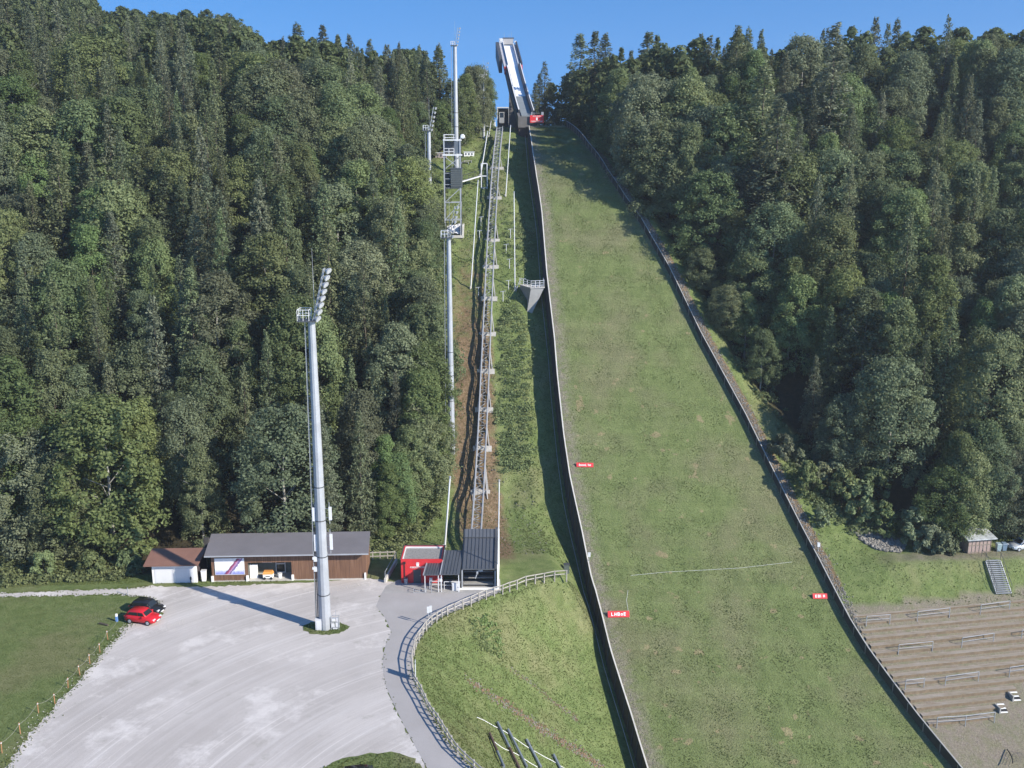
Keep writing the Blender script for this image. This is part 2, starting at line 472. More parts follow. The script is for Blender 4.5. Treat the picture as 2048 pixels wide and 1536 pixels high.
# flat sheets on the lot level
def sheet(name, pts, z, m, jit=0.0, step=.5, seed=1):
    rr = random.Random(seed); out = []
    n = len(pts)
    for i in range(n):
        a, b = Vector(pts[i]), Vector(pts[(i+1) % n])
        k = max(1, int((b-a).length/step)) if jit > 0 else 1
        for j in range(k):
            p = a.lerp(b, j/k); out.append(Vector((p.x+rr.uniform(-jit, jit), p.y+rr.uniform(-jit, jit), z)))
    tris = mgeo.tessellate_polygon([out])
    V = np.array([tuple(p) for p in out]); F = np.array(tris)
    a = V[F[0, 1]]-V[F[0, 0]]; b = V[F[0, 2]]-V[F[0, 0]]
    if a[0]*b[1]-a[1]*b[0] < 0: F = F[:, ::-1]
    o = link(name, np_mesh(name, V, F, m)); o['kind'] = 'structure'
    return o
def Z0(l): return [atz(u, v) for u, v in l]
PATH_EDGE = [(770,1700),(812,1600),(854,1536),(826,1484),(807,1449),(787,1408),(772,1373),(765,1334),(768,1302),(774,1283),(783,1265),(770,1235),(752,1213),(763,1187)]
LOT = [(262,1246),(243,1258),(235,1275),(214,1292),(196,1318),(170,1345),(150,1368),(120,1400),(88,1437),(56,1473),(30,1505),(10,1540),(-60,1640),(-160,1760),(300,1760),(770,1700)]
LOT += [(854,1536),(826,1484),(807,1449),(787,1408),(772,1373),(765,1334),(768,1302),(774,1283),(783,1265),(770,1235),(752,1213),(763,1187),(800,1184),(798,1168),(745,1156),(640,1162),(560,1166),(470,1171),(400,1174),(300,1172),(250,1177),(120,1182),(0,1186),(-150,1190),(-150,1200),(0,1194),(120,1192),(230,1189),(290,1194),(318,1206),(325,1230),(290,1246)]
sheet('car_park', Z0(LOT), .012, M['gravel'], .26, .42, 3)
PATH = PATH_EDGE+[(990,1186),(1001,1184),(988,1190),(957,1202),(926,1216),(897,1228),(872,1242),(852,1262),(838,1281),(829,1305),(824,1330),(826,1361),(841,1388),(858,1423),(874,1447),(901,1491),(929,1522),(966,1555),(1010,1600),(1090,1700)]
sheet('path', Z0(PATH), .02, M['asphalt'])

sheet('forecourt', Z0([(772,1172),(796,1160),(1000,1158),(1002,1186),(763,1187.5)]), .016, M['forecourt'])
# soil and weeds along the front of the hall, grass island round the mast, verge at the lower edge
sheet('grass_verge', Z0([(300,1168),(420,1171),(520,1168),(600,1166),(640,1164),(600,1159),(400,1163),(300,1164)]), .03, M['ground'], .25, .7, 5)
def ell(cu, cv, ru, rv, n=40): return [(cu+ru*math.cos(t), cv+rv*math.sin(t)) for t in np.linspace(0, 2*math.pi, n, endpoint=False)]
sheet('grass_island', Z0(ell(650, 1256, 46, 14)), .03, M['ground'], .22, .5, 6)
sheet('grass_corner', Z0([(640,1536),(665,1524),(690,1517),(720,1510),(760,1506),(800,1507),(828,1516),(842,1530),(852,1545),(830,1600),(700,1620),(600,1600)]), .03, M['ground'], .25, .6, 7)
# ------------------------------------------------------------------ foliage
def mat_leaf(name, lo, mid, hi, trans=.25):
    m, nt, b = new_mat(name)
    geo = nt.nodes.new('ShaderNodeNewGeometry'); oi = nt.nodes.new('ShaderNodeObjectInfo')
    c = ramp(nt, geo.outputs['Random Per Island'], [(0.0, lo), (.5, mid), (1.0, hi)])
    hsv = nt.nodes.new('ShaderNodeHueSaturation'); nt.links.new(c, hsv.inputs['Color'])
    def rng(a, bb, k):
        mth = nt.nodes.new('ShaderNodeMath'); mth.operation = 'MULTIPLY'; nt.links.new(oi.outputs['Random'], mth.inputs[0]); mth.inputs[1].default_value = k
        fr = nt.nodes.new('ShaderNodeMath'); fr.operation = 'FRACT'; nt.links.new(mth.outputs[0], fr.inputs[0])
        mr = nt.nodes.new('ShaderNodeMapRange'); mr.inputs['To Min'].default_value = a; mr.inputs['To Max'].default_value = bb
        nt.links.new(fr.outputs[0], mr.inputs[0]); return mr.outputs[0]
    nt.links.new(rng(.465, .515, 1.0), hsv.inputs['Hue']); nt.links.new(rng(.65, 1.05, 7.3), hsv.inputs['Saturation']); nt.links.new(rng(.72, 1.28, 13.7), hsv.inputs['Value'])
    nt.links.new(hsv.outputs[0], b.inputs['Base Color']); b.inputs['Roughness'].default_value = .65
    b.inputs['Specular IOR Level'].default_value = .25
    tr = nt.nodes.new('ShaderNodeBsdfTranslucent'); nt.links.new(hsv.outputs[0], tr.inputs['Color'])
    mx = nt.nodes.new('ShaderNodeMixShader'); mx.inputs[0].default_value = trans
    nt.links.new(b.outputs[0], mx.inputs[1]); nt.links.new(tr.outputs[0], mx.inputs[2])
    nt.links.new(mx.outputs[0], nt.nodes['Material Output'].inputs['Surface'])
    return m
M['leaf'] = mat_leaf('beech_leaves', (.118, .168, .064), (.162, .222, .086), (.220, .282, .118), .45)
M['needle'] = mat_leaf('spruce_needles', (.104, .138, .068), (.148, .186, .092), (.206, .246, .126), .36)
M['bush'] = mat_leaf('bush_leaves', (.095, .130, .054), (.140, .185, .076), (.205, .255, .110))

def unit(a): return a/np.maximum(np.linalg.norm(a, axis=-1, keepdims=True), 1e-6)
def leaf_quads(C, Nn, size, rng, aspect=.62):
    """rhombic leaf sprays at C with normals Nn"""
    n = len(C)
    a = unit(np.cross(Nn, unit(rng.normal(size=(n, 3)))))
    b = np.cross(Nn, a)
    s = size[:, None]
    fold = Nn*s*.18
    V = np.stack([C-a*s, C-b*s*aspect+fold, C+a*s, C+b*s*aspect+fold], 1).reshape(-1, 3)
    F = np.arange(4*n).reshape(n, 4)
    return V, F

def broadleaf_crown(seed, H, Rr, ncl, nleaf, size, base=.22, slim=1.0, conic=0.0):
    rng = np.random.default_rng(seed)
    t = rng.uniform(0, 1, ncl)**.9
    prof = np.sqrt(np.maximum(1-((t-.42)/.60)**2, .03))*(1-conic*t)
    ang = rng.uniform(0, 2*np.pi, ncl); rad = Rr*prof*rng.uniform(.45, 1.0, ncl)**.6
    lob = 1+.22*np.sin(3*ang+seed)+.14*np.sin(5*ang+2*seed+6*t)
    rad = rad*lob
    zc = H*(base+(1-base)*t)
    cen = np.stack([rad*np.cos(ang), rad*np.sin(ang), zc], 1)
    axis = np.stack([0*zc, 0*zc, zc-.10*H], 1)
    cen[:, 2] -= .05*H*(rad/Rr)**2
    outw = unit(cen-axis)
    cs = rng.uniform(.4, 1.35, ncl)*Rr*.225
    idx = np.repeat(np.arange(ncl), nleaf); n = len(idx)
    d = unit(rng.normal(size=(n, 3))+outw[idx]*.6+np.array([0, 0, .25]))
    rr = cs[idx]*(rng.uniform(.6, 1.1, n)+.35*(rng.random(n) < .08))
    C = cen[idx]+d*rr[:, None]*np.array([1.05, 1.05, .95])
    Nn = unit(d*.6+outw[idx]*.55+np.array([0, 0, .3])+rng.normal(size=(n, 3))*.7)
    return leaf_quads(C, Nn, size*rng.uniform(.6, 1.35, n), rng)

def spruce_crown(seed, H, Rr, nw, per, size, base=.08, sparse=1.0):
    rng = np.random.default_rng(seed)
    Cs, Ns, Ss = [], [], []
    for i in range(nw):
        t = (i+rng.uniform(-.3, .3))/nw; t = min(max(t, 0), .985)
        z = H*(base+(1-base)*t)
        L = Rr*((1-t)**.8)*(1-.35*max(0, .18-t)/.18)+.18
        nb = max(4, int((9-4*t)*sparse))
        a0 = rng.uniform(0, 6.28)
        for k in range(nb):
            a = a0+6.283*k/nb+rng.uniform(-.3, .3); l = L*rng.uniform(.62, 1.12)
            droop = rng.uniform(.18, .42)*(1-.6*t)
            m = max(3, int(l/.42))*per
            r = l*np.sqrt(rng.uniform(.03, 1, m))
            w = .16*l*(1.15-r/l)+.12
            off = rng.normal(size=m)*w
            x = r*math.cos(a)-off*math.sin(a); y = r*math.sin(a)+off*math.cos(a)
            zz = z+rng.uniform(-.45, .45)-droop*r+.12*r*(r/l)**2+rng.normal(size=m)*.17-.3*np.abs(off)-rng.uniform(0, .5, m)*(rng.random(m) < .4)
            Cs.append(np.stack([x, y, zz], 1))
            nn = np.stack([.35*math.cos(a)*np.ones(m), .35*math.sin(a)*np.ones(m), np.ones(m)], 1)+rng.normal(size=(m, 3))*.75
            Ns.append(unit(nn)); Ss.append(size*rng.uniform(.6, 1.3, m))
    C = np.concatenate(Cs); Nn = np.concatenate(Ns); S = np.concatenate(Ss)
    return leaf_quads(C, Nn, S, rng, .42)

def trunk_mesh(name, H, r, m, seed, limbs=0, bare=.0):
    rr = random.Random(seed); mb = MB()
    p = Vector((0, 0, -1.2)); k = 7
    pts = [p]
    for i in range(1, k+1):
        pts.append(Vector((rr.uniform(-.12, .12), rr.uniform(-.12, .12), H*.93*i/k)))
    for i in range(k):
        mb.cyl(pts[i], pts[i+1], r*(1-.92*i/k), r*(1-.92*(i+1)/k), 7)
    for i in range(limbs):
        t = rr.uniform(.3, .75); a = rr.uniform(0, 6.28); z = H*.93*t
        L = H*rr.uniform(.12, .22)
        mb.cyl((0, 0, z), (L*math.cos(a), L*math.sin(a), z+L*.8), r*.35*(1-t*.6), r*.08, 5)
    me = bpy.data.meshes.new(name); me.from_pydata(mb.v, [], mb.f); me.update(); me.materials.append(m)
    for pl in me.polygons: pl.use_smooth = True
    return me

TREES = {'beech': [], 'spruce': []}
for i, (h, r, con, sl) in enumerate([(20, 4.9, .1, 1), (21, 4.7, .3, 1), (18, 5.2, .05, 1), (21, 4.4, .42, 1), (17, 4.8, .2, 1), (19, 5.5, .12, 1), (22, 4.6, .5, 1), (18, 4.6, .25, 1)]):
    V, F = broadleaf_crown(100+i, h, r, 210, 125, .172, .08, 1, con)
    TREES['beech'].append((h, r, np_mesh('crown', V, F, M['leaf']), trunk_mesh('trunk', h*.9, .26, M['pale_bark'] if i % 2 else M['bark'], i, 7)))
for i, (h, r, sp, bs) in enumerate([(24, 3.9, 1, .06), (25, 3.5, 1, .10), (21, 3.8, 1.0, .05), (23, 3.3, .8, .18), (20, 3.4, 1, .04)]):
    V, F = spruce_crown(200+i, h, r, int(h*1.5), 7 if i != 3 else 5, .21, bs, sp)
    TREES['spruce'].append((h, r, np_mesh('crown', V, F, M['needle']), trunk_mesh('trunk', h, .24, M['bark'], 40+i)))

SKY_L = [(-300,-40),(0,-36),(185,-10),(203,10),(214,28),(260,22),(310,30),(350,28),(390,24),(440,30),(480,42),(520,70),(540,94),(560,92),(600,84),(680,84),(720,96),(760,108),(800,104),(860,100),(900,102),(950,106),(975,112),(988,150),(1000,205)]
SKY_R = [(1050,215),(1062,190),(1075,160),(1100,115),(1150,90),(1200,85),(1235,69),(1270,57),(1340,61),(1400,73),(1440,61),(1500,59),(1560,45),(1620,45),(1680,47),(1750,39),(1800,33),(1850,45),(1900,51),(1980,55),(2048,51),(2400,43)]
def vsky(u):
    if u < 1025: return float(np.interp(u, [a for a, b in SKY_L], [b for a, b in SKY_L]))
    return float(np.interp(u, [a for a, b in SKY_R], [b for a, b in SKY_R]))

LAB = {
 ('spruce', 'L', 0): ('narrow dark spruce near the foot of the wood left of the lift track', 'spruces at the foot of the left wood'),
 ('spruce', 'L', 1): ('narrow dark spruce halfway up the wood left of the lift track', 'spruces halfway up the left wood'),
 ('spruce', 'L', 2): ('dark spruce with pointed top high in the wood left of the in-run tower', 'spruces high in the left wood'),
 ('spruce', 'R', 0): ('dark spruce in the lower wood right of the landing hill, above the terrace track', 'spruces low in the right wood'),
 ('spruce', 'R', 1): ('dark spruce halfway up the wood right of the landing hill', 'spruces halfway up the right wood'),
 ('spruce', 'R', 2): ('dark spruce with pointed top high in the wood right of the take-off', 'spruces high in the right wood'),
 ('beech', 'L', 0): ('round-crowned green broadleaf tree near the foot of the wood behind the wooden hall', 'broadleaf trees at the foot of the left wood'),
 ('beech', 'L', 1): ('round-crowned green broadleaf tree halfway up the wood left of the lift track', 'broadleaf trees halfway up the left wood'),
 ('beech', 'L', 2): ('round-crowned green broadleaf tree high in the wood left of the in-run tower', 'broadleaf trees high in the left wood'),
 ('beech', 'R', 0): ('bushy broadleaf tree low in the wood right of the landing hill, above the terrace track', 'broadleaf trees low in the right wood'),
 ('beech', 'R', 1): ('broadleaf tree halfway up the wood right of the landing hill', 'broadleaf trees halfway up the right wood'),
 ('beech', 'R', 2): ('broadleaf tree high in the wood right of the take-off', 'broadleaf trees high in the right wood'),
}
CNT = {'beech': 0, 'spruce': 0}
FAR = []
def plant(kind, x, y, z, h, side, rr, label=None, group=None, zone=None, wide=1.0):
    proto = rr.choice(TREES[kind]); sc = h/proto[0]
    wd = sc*rr.uniform(.9, 1.3) if kind == 'beech' else sc*rr.uniform(.85, 1.12)
    wd = max(wd, .55) if kind == 'beech' else wd
    if zone is None: zone = 0 if z < 16 else (1 if z < 40 else 2)
    l, g = LAB[(kind, side, zone)]
    t = thing('broadleaf_tree' if kind == 'beech' else 'spruce_tree', label or l, 'tree', (x, y, z), rr.uniform(0, 6.28), group or g)
    t.scale = (wd*wide, wd*wide, sc)
    link('trunk', proto[3], t); link('crown', proto[2], t)
    CNT[kind] += 1

def forest():
    rr = random.Random(5)
    cand = []
    # left wood, jittered grid in the hill frame
    st = 5.2
    for s in np.arange(114, 262, st):
        for q in np.arange(-150, 6, st):
            s1 = s+rr.uniform(-2, 2); q1 = q+rr.uniform(-2, 2)
            if in_wood_left(s1, q1): cand.append((s1, q1, 'L'))
    st = 5.4
    for s in np.arange(121, 262, st):
        for q in np.arange(4, 150, st):
            s1 = s+rr.uniform(-2, 2); q1 = q+rr.uniform(-2, 2)
            d = q1-float(QR(s1))
            if in_wood_right(np.array(s1), np.array(d)): cand.append((s1, q1, 'R'))
    out = []
    for s, q, side in cand:
        x, y = to_xy(s, q); z = Tz(x, y)
        u, v, zc = project(x, y, z)
        if side == 'L' and -49 < x < -12 and y < 121.5: continue
        if side == 'L' and x <= -49 and y < 117.5: continue
        if u < -130 or u > 2048+230: continue
        # mix of kinds
        nz = vnoise(np.array(s), np.array(q), .075, 2)+vnoise(np.array(s), np.array(q), .21, 6)*.6
        pr = .38 if side == 'L' else .20
        kind = 'spruce' if rr.random() < pr+.33*float(nz) else 'beech'
        if 120 < u < 480 and 300 < v < 900 and rr.random() < .62: kind = 'spruce'
        if rr.random() < .05: continue
        h = rr.uniform(16, 25) if kind == 'spruce' else rr.uniform(12.5, 20)
        edge = min(1, (np.interp(s, WOOD_L[:, 0], WOOD_L[:, 1], left=-999)-q)/5) if side == 'L' else min(1, (q-float(QR(s))-np.interp(s, WOOD_R_D[:, 0], WOOD_R_D[:, 1]))/6)
        h *= .62+.38*max(0, edge) if side == 'R' or s < 123 else .8+.2*max(0, edge)
        if side == 'R' and s < 130: h = min(h, 8+max(0, s-122)*.9)
        if side == 'R' and 168 < s < 208 and q-float(QR(s)) < 20: h = rr.uniform(16, 21)
        if side == 'R' and s < 168: h = min(h, 1.02*(q-float(QR(s)))+2.2)
        if h < 4: continue
        vs = vsky(u)+rr.uniform(-5, 14)
        if kind == 'spruce' and rr.random() < .25: vs -= 16
        hmax = at(u, vs, y).z-z
        if hmax < h:
            h = hmax
            if h < (8.5 if kind == 'spruce' else 7): continue
        if side == 'R':   # the low sun reaches the take-off board over these trees
            dx, dy = x-5.6, y-226; al = dx*.853-dy*.522; pe = abs(dx*.522+dy*.853)
            if al > 5 and pe < 6.5 and z+h > 57.2+.54*al:
                h = 56.2+.54*al-z
                if h < 6: continue
        out.append((zc, kind, x, y, z, h, side))
    # trees seen singly: the edge along the lift track, the pointed spruces of the middle slope, the skyline peaks
    edge_px = [(845,1003,12),(824,1022,11),(800,1050,10),(862,955,9.5),(874,918,7.5),(874,888,6),(846,850,12),(840,800,12),(835,755,12),(836,705,13),(842,655,13),(852,605,13),(849,560,13),(845,515,13),(838,470,12),(832,440,12),(836,330,11),(848,318,10),(880,305,10),(905,297,12),(930,288,13),(945,276,13),(955,262,13),(962,256,12),(780,1068,10),(846,960,15),(850,900,15)]
    for u, v, h in edge_px:
        p = G(u, v); vs = vsky(u)+rr.uniform(-2, 8); h = min(h*rr.uniform(.92, 1.1), at(u, vs, p.y).z-p.z)
        out.append((0, 'beech', p.x, p.y, p.z, h, 'L'))
    for u, vt, dv in [(255,345,240),(292,305,250),(345,330,240),(378,352,230),(428,345,250),(196,282,250),(132,352,230),(405,425,230),(565,270,250),(735,240,220),(690,330,230),(820,150,150),(880,95,170),(545,415,240),(240,420,250),(315,430,250),(470,180,190),(100,60,200)]:
        p = G(u, vt+dv); h = at(u, vt, p.y).z-p.z
        if 8 < h < 32: out.append((1, 'spruce', p.x, p.y, p.z, h, 'L'))
    for u, vt, yy in [(605,44,236),(655,48,236),(706,68,238),(780,88,236),(465,30,255),(395,27,258),(745,78,240),(880,86,230),(1088,124,238),(1070,165,236),(1078,146,240),(1158,66,243),(1186,60,245),(1206,66,246),(1465,50,200),(1735,34,178),(1825,27,172),(1950,45,170),(1885,44,172),(1520,122,178),(1555,190,170),(1290,62,236),(1410,72,205),(1655,45,184)]:
        p = at(u, 300, yy); z = Tz(p.x, p.y); h = at(u, vt, yy).z-z
        if 7 < h < 34: out.append((1, 'spruce', p.x, p.y, z, h, 'L' if u < 1025 else 'R'))
    for u, v, h in [(1880,1078,10),(1925,1072,12),(1970,1068,13),(2010,1072,12),(2047,1078,12),(1905,1055,13),(2085,1070,13),(1950,1045,14),(2000,1045,14)]:
        p = G(u, v); out.append((0, 'beech', p.x, p.y, p.z, h, 'R'))
    out.sort()
    for zc, kind, x, y, z, h, side in out:
        if CNT[kind] < (292 if kind == 'spruce' else 299):
            plant(kind, x, y, z, h, side, rr, wide=rr.uniform(1.35, 1.8) if zc == 1 else 1)
        else: FAR.append((kind, x, y, z, h))
    # the ridge behind on the left
    for s in np.arange(262, 360, 6.5):
        for q in np.arange(-230, -20, 6.5):
            s1 = s+rr.uniform(-2.5, 2.5); q1 = q+rr.uniform(-2.5, 2.5)
            x, y = to_xy(s1, q1); z = Tz(x, y); u, v, zc = project(x, y, z)
            if u < -60 or u > 560: continue
            h = rr.uniform(12, 21); vs = vsky(u)+rr.uniform(-4, 10)
            h = min(h, at(u, vs, y).z-z)
            if h > 6: FAR.append(('spruce' if rr.random() < .45 else 'beech', x, y, z, h))
forest()
def far_wood():
    rng = np.random.default_rng(5); Vs, Fs = [], []; n = 0
    lo = {'beech': [broadleaf_crown(300+i, 18, 4.4, 70, 30, .44, .12, 1, .15+.15*i) for i in range(3)],
          'spruce': [spruce_crown(320+i, 22, 3.0, 26, 2, .55, .05) for i in range(3)]}
    for kind, x, y, z, h in FAR:
        V, F = lo[kind][rng.integers(3)]; a = rng.uniform(0, 6.28); sc = h/(18 if kind == 'beech' else 22)
        c, s_ = math.cos(a), math.sin(a)
        W = np.stack([(V[:, 0]*c-V[:, 1]*s_)*sc+x, (V[:, 0]*s_+V[:, 1]*c)*sc+y, V[:, 2]*sc+z], 1)
        Vs.append(W); Fs.append(F+n); n += len(W)
    if Vs:
        o = link('far_woods', np_mesh('far_woods', np.concatenate(Vs), np.concatenate(Fs), M['leaf']))
        o['kind'] = 'stuff'; o['label'] = 'far wood closing the ridge behind the nearer trees'
far_wood()
print('TREES', CNT, 'FAR', len(FAR))
# ------------------------------------------------------------------ side boards of the landing hill
def curve_wall(name, s0, s1, edge, outside, top, foot, th, m, step=1.0, parent=None, slant=0.0):
    """a board wall following the hill edge; outside = -1 left, +1 right; top/foot are heights against the hill surface"""
    sv = np.arange(s0, s1+step*.5, step); q = edge(sv); z = P(sv)
    def ring(off, dz):
        x, y = to_xy(sv, q+off); return np.stack([x, y, z+dz], 1)
    A = ring(outside*.02, top); B = ring(outside*(.02+th), top)
    ft = foot(sv) if callable(foot) else foot
    C = ring(outside*(.02+th+slant), ft); D = ring(outside*(.02+slant), ft)
    n = len(sv); V = np.concatenate([A, B, C, D]); fs = []
    for i in range(n-1):
        for a, b in ((0, 1), (1, 2), (2, 3), (3, 0)):
            fs.append((a*n+i, a*n+i+1, b*n+i+1, b*n+i))
    fs += [(0, n, 2*n, 3*n), (n-1, 4*n-1, 3*n-1, 2*n-1)]
    mb = MB(); mb.add([tuple(v) for v in V], fs)
    return mb.build(name, m, parent)

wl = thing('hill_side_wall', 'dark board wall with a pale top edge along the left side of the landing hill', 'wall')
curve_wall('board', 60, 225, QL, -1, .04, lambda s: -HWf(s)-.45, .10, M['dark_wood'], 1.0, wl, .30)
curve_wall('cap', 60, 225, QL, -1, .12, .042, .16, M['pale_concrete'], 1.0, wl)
mb = MB()
for s in np.arange(61, 224, 1.6):     # ribs on the outer face
    q = float(QL(s)); z = float(P(s))
    a = to_xy(s, q-.20); b = to_xy(s, q-.46)
    mb.beam((a[0], a[1], z-.05), (b[0], b[1], z-float(HWf(s))-.1), .09, .09)
mb.build('rib', M['dark_metal'], wl)
mb = MB(); pts = []
for s in np.arange(60, 224, 2.0):
    x, y = to_xy(s, float(QL(s))-1.0); pts.append((x, y, float(P(s))-float(HWf(s))+.8))
mb.tube(pts, .035, 5)
mb.build('rail', M['steel'], wl)
wr = thing('hill_side_wall', 'weathered low board wall along the right side of the landing hill', 'wall')
curve_wall('board', 60, 224, QR, 1, 1.12, -.3, .10, M['dark_wood'], 1.0, wr)
curve_wall('cap', 60, 224, QR, 1, 1.20, 1.122, .14, M['concrete'], 1.0, wr)
mb = MB()
for s in np.arange(61, 222, 2.4):
    q = float(QR(s)); z = float(P(s)); a = to_xy(s, q-.03)
    mb.box((a[0], a[1], z+.5), (.08, .1, 1.15), AX)
mb.build('batten', M['old_wood'], wr)

# rubble strip behind the right wall
def rubble(name, pts_fn, n, smin_, smax_, m, seed, label):
    rng = np.random.default_rng(seed); Vs, Fs = [], []; k = 0
    base = np.array([[1, 0, 0], [-1, 0, 0], [0, 1, 0], [0, -1, 0], [0, 0, 1], [0, 0, -1.]])
    tri = np.array([[0, 2, 4], [2, 1, 4], [1, 3, 4], [3, 0, 4], [2, 0, 5], [1, 2, 5], [3, 1, 5], [0, 3, 5]])
    for i in range(n):
        p = pts_fn(rng); sz = rng.uniform(smin_, smax_)
        q = Quaternion(unit(rng.normal(size=4))); rm = np.array(q.to_matrix())
        v = base*sz*rng.uniform(.6, 1.2, (6, 1))*np.array([1, .8, .7])
        Vs.append(v @ rm.T+np.array(p)); Fs.append(tri+k); k += 6
    o = link(name, np_mesh(name, np.concatenate(Vs), np.concatenate(Fs), m)); o['kind'] = 'stuff'; o['label'] = label
    return o
def on_strip(rng):
    s = rng.uniform(108, 186)*1.0; q = float(QR(s))+.35+abs(rng.normal())*.55
    x, y = to_xy(s, q); return (x, y, Tz(x, y)+.02)
rubble('edge_gravel', on_strip, 4200, .05, .19, M['rock'], 3, 'grey stones lying along the outside of the right hill wall')
def on_strip_l(rng):
    s = rng.uniform(72, 190); q = float(QL(s))+.12+abs(rng.normal())*.32
    x, y = to_xy(s, q); return (x, y, float(P(s))+.01)
rubble('edge_stones', on_strip_l, 3000, .03, .10, M['rock'], 8, 'small stones along the left edge of the landing hill')
RP = [(1700,1062),(1725,1085),(1760,1102),(1800,1106),(1815,1090),(1790,1078),(1745,1066),(1715,1055)]
RPp = [G(u, v) for u, v in RP]
def in_poly(x, y, poly):
    c = False; j = len(poly)-1
    for i in range(len(poly)):
        if (poly[i][1] > y) != (poly[j][1] > y) and x < (poly[j][0]-poly[i][0])*(y-poly[i][1])/(poly[j][1]-poly[i][1])+poly[i][0]: c = not c
        j = i
    return c
def poly_sampler(pp, dz=.05):
    x0, x1 = min(p[0] for p in pp), max(p[0] for p in pp); y0, y1 = min(p[1] for p in pp), max(p[1] for p in pp)
    def f(rng):
        for _ in range(500):
            x, y = rng.uniform(x0, x1), rng.uniform(y0, y1)
            if in_poly(x, y, pp): break
        return (x, y, Tz(x, y)+dz)
    return f
rubble('rock_fill', poly_sampler(RPp, .12), 700, .16, .46, M['rock'], 4, 'grey boulders heaped below the bushes right of the hill')
# two bands of stones lying across the lower bank
def band(pxs, w):
    pp = [G(u, v) for u, v in pxs]
    def f(rng):
        k = rng.integers(len(pp)-1); t = rng.random(); p = pp[k].lerp(pp[k+1], t)
        x, y = p.x+rng.normal()*w, p.y+rng.normal()*w; return (x, y, Tz(x, y)+.01)
    return f
rubble('stone_band', band([(940,1362),(985,1395),(1035,1425),(1080,1455),(1120,1480),(1170,1510),(1200,1536)], .42), 520, .05, .17, M['rock'], 5, 'longer band of bare stones across the lower grass bank')
rubble('stone_line', band([(1020,1338),(1060,1365),(1100,1400),(1140,1428),(1155,1442)], .25), 170, .05, .13, M['rock'], 6, 'shorter broken line of stones above the longer band on the bank')
M['soil'] = basic('bare_brown_soil', (.185, .125, .075), .95, 0, .35, 2)
rubble('soil_band', band([(935,1360),(985,1395),(1035,1426),(1080,1456),(1120,1481),(1170,1511),(1205,1540)], .38), 620, .06, .20, M['soil'], 15, 'bare brown soil among the longer band of stones on the bank')
rubble('soil_line', band([(1015,1335),(1060,1365),(1100,1400),(1140,1428),(1160,1445)], .22), 150, .05, .15, M['soil'], 16, 'bare brown soil along the shorter line of stones on the bank')
def lot_edge(rng):
    pp = Z0([(262,1246),(235,1275),(196,1318),(150,1368),(88,1437),(30,1505)]) if rng.random() < .5 else Z0([(312,1262),(420,1225),(560,1190),(700,1175),(745,1162)])
    k = rng.integers(len(pp)-1); p = pp[k].lerp(pp[k+1], rng.random()); return (p.x+rng.normal()*.5, p.y+rng.normal()*.5, .03)
rubble('loose_gravel', lot_edge, 700, .03, .085, M['pale_concrete'], 19, 'loose pale stones along the edges of the gravel car park')
M['worn_stone'] = basic('dusty_stone', (.27, .255, .20), .95, 0, .3, 2)
rubble('worn_gravel', poly_sampler([atz(u, v) for u, v in [(105,1216),(170,1206),(248,1203),(240,1246),(190,1246),(130,1238)]], -.02), 1100, .02, .07, M['worn_stone'], 23, 'thin pale gravel worn into the grass left of the parked cars')
def dirt_pts(rng):
    s = rng.uniform(119, 190); q = float(QL(s))-rng.uniform(5, 15)
    x, y = to_xy(s, q); return (x, y, Tz(x, y)+.01)
rubble('slope_stones', dirt_pts, 900, .05, .16, M['rock'], 7, 'loose pale stones on the bare earth beside the lift track')

# ------------------------------------------------------------------ terraces on the right
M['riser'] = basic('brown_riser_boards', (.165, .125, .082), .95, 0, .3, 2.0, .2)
M['tread'] = mat_terrace()
def stands():
    a = to_xy(111, float(QR(111))+1.0); a = Vector((*a, Tz(*a)))
    t = thing('standing_terraces', 'broad flight of bare brownish standing terraces on the slope right of the landing hill', 'terraces', a)
    rows = 15; r0, r1 = 111.0, 96.6; dr = (r0-r1)/rows
    us = [9999]*11+[2040, 2026, 2008, 1992]
    for i in range(rows):
        ra = r0-i*dr; rb = ra-dr; zt = float(P((ra+rb)/2))+1.10; zl = float(P(rb))+.45
        mb = MB(a); pts = []
        for d in np.linspace(.35, 46, 40):
            sa, sb = ra+.10*min(d, 28), rb+.10*min(d, 28)
            q0 = float(QR(sa))+.3+d
            pa, pb = to_xy(sa, q0), to_xy(sb, q0)
            u = project(pb[0], pb[1], zt)[0]
            if u > us[i] and len(pts) > 2: break
            pts.append((pa, pb))
        mats = []
        for (a0, b0), (a1, b1) in zip(pts[:-1], pts[1:]):
            mb.prism([(*b0, zl-.5), (*b1, zl-.5), (*a1, zl-.5), (*a0, zl-.5)], [(*b0, zt), (*b1, zt), (*a1, zt), (*a0, zt)])
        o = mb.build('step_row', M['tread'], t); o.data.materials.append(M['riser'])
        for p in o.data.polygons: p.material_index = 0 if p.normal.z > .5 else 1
stands()
# crush barriers
def barrier(pxs, lab):
    pp = []
    for u, v in pxs:
        p = G(u, v); pp.append(p+Vector((0, 0, .18)))
    t = thing('crush_barrier', lab, 'barrier', pp[0], 0, 'steel crush barriers on the terraces')
    h = 1.15
    for p in pp:
        mb = MB(pp[0]); mb.cyl(p-Vector((0, 0, .3)), p+Vector((0, 0, h)), .045, .045, 6); mb.build('post', M['steel'], t)
    mb = MB(pp[0]); mb.tube([p+Vector((0, 0, h)) for p in pp], .042, 6); mb.build('top_rail', M['steel'], t)
    mb = MB(pp[0]); mb.tube([p+Vector((0, 0, h*.55)) for p in pp], .03, 6); mb.build('middle_rail', M['steel'], t)
barrier([(1732,1253),(1779,1249)], 'short crush barrier at the top left corner of the terraces, beside the hill wall')
barrier([(1834,1243),(1898,1236)], 'middle crush barrier in the top row of the terraces, right of the short corner one')
barrier([(1960,1230),(2018,1222)], 'crush barrier in the top row of the terraces, below the metal stair')
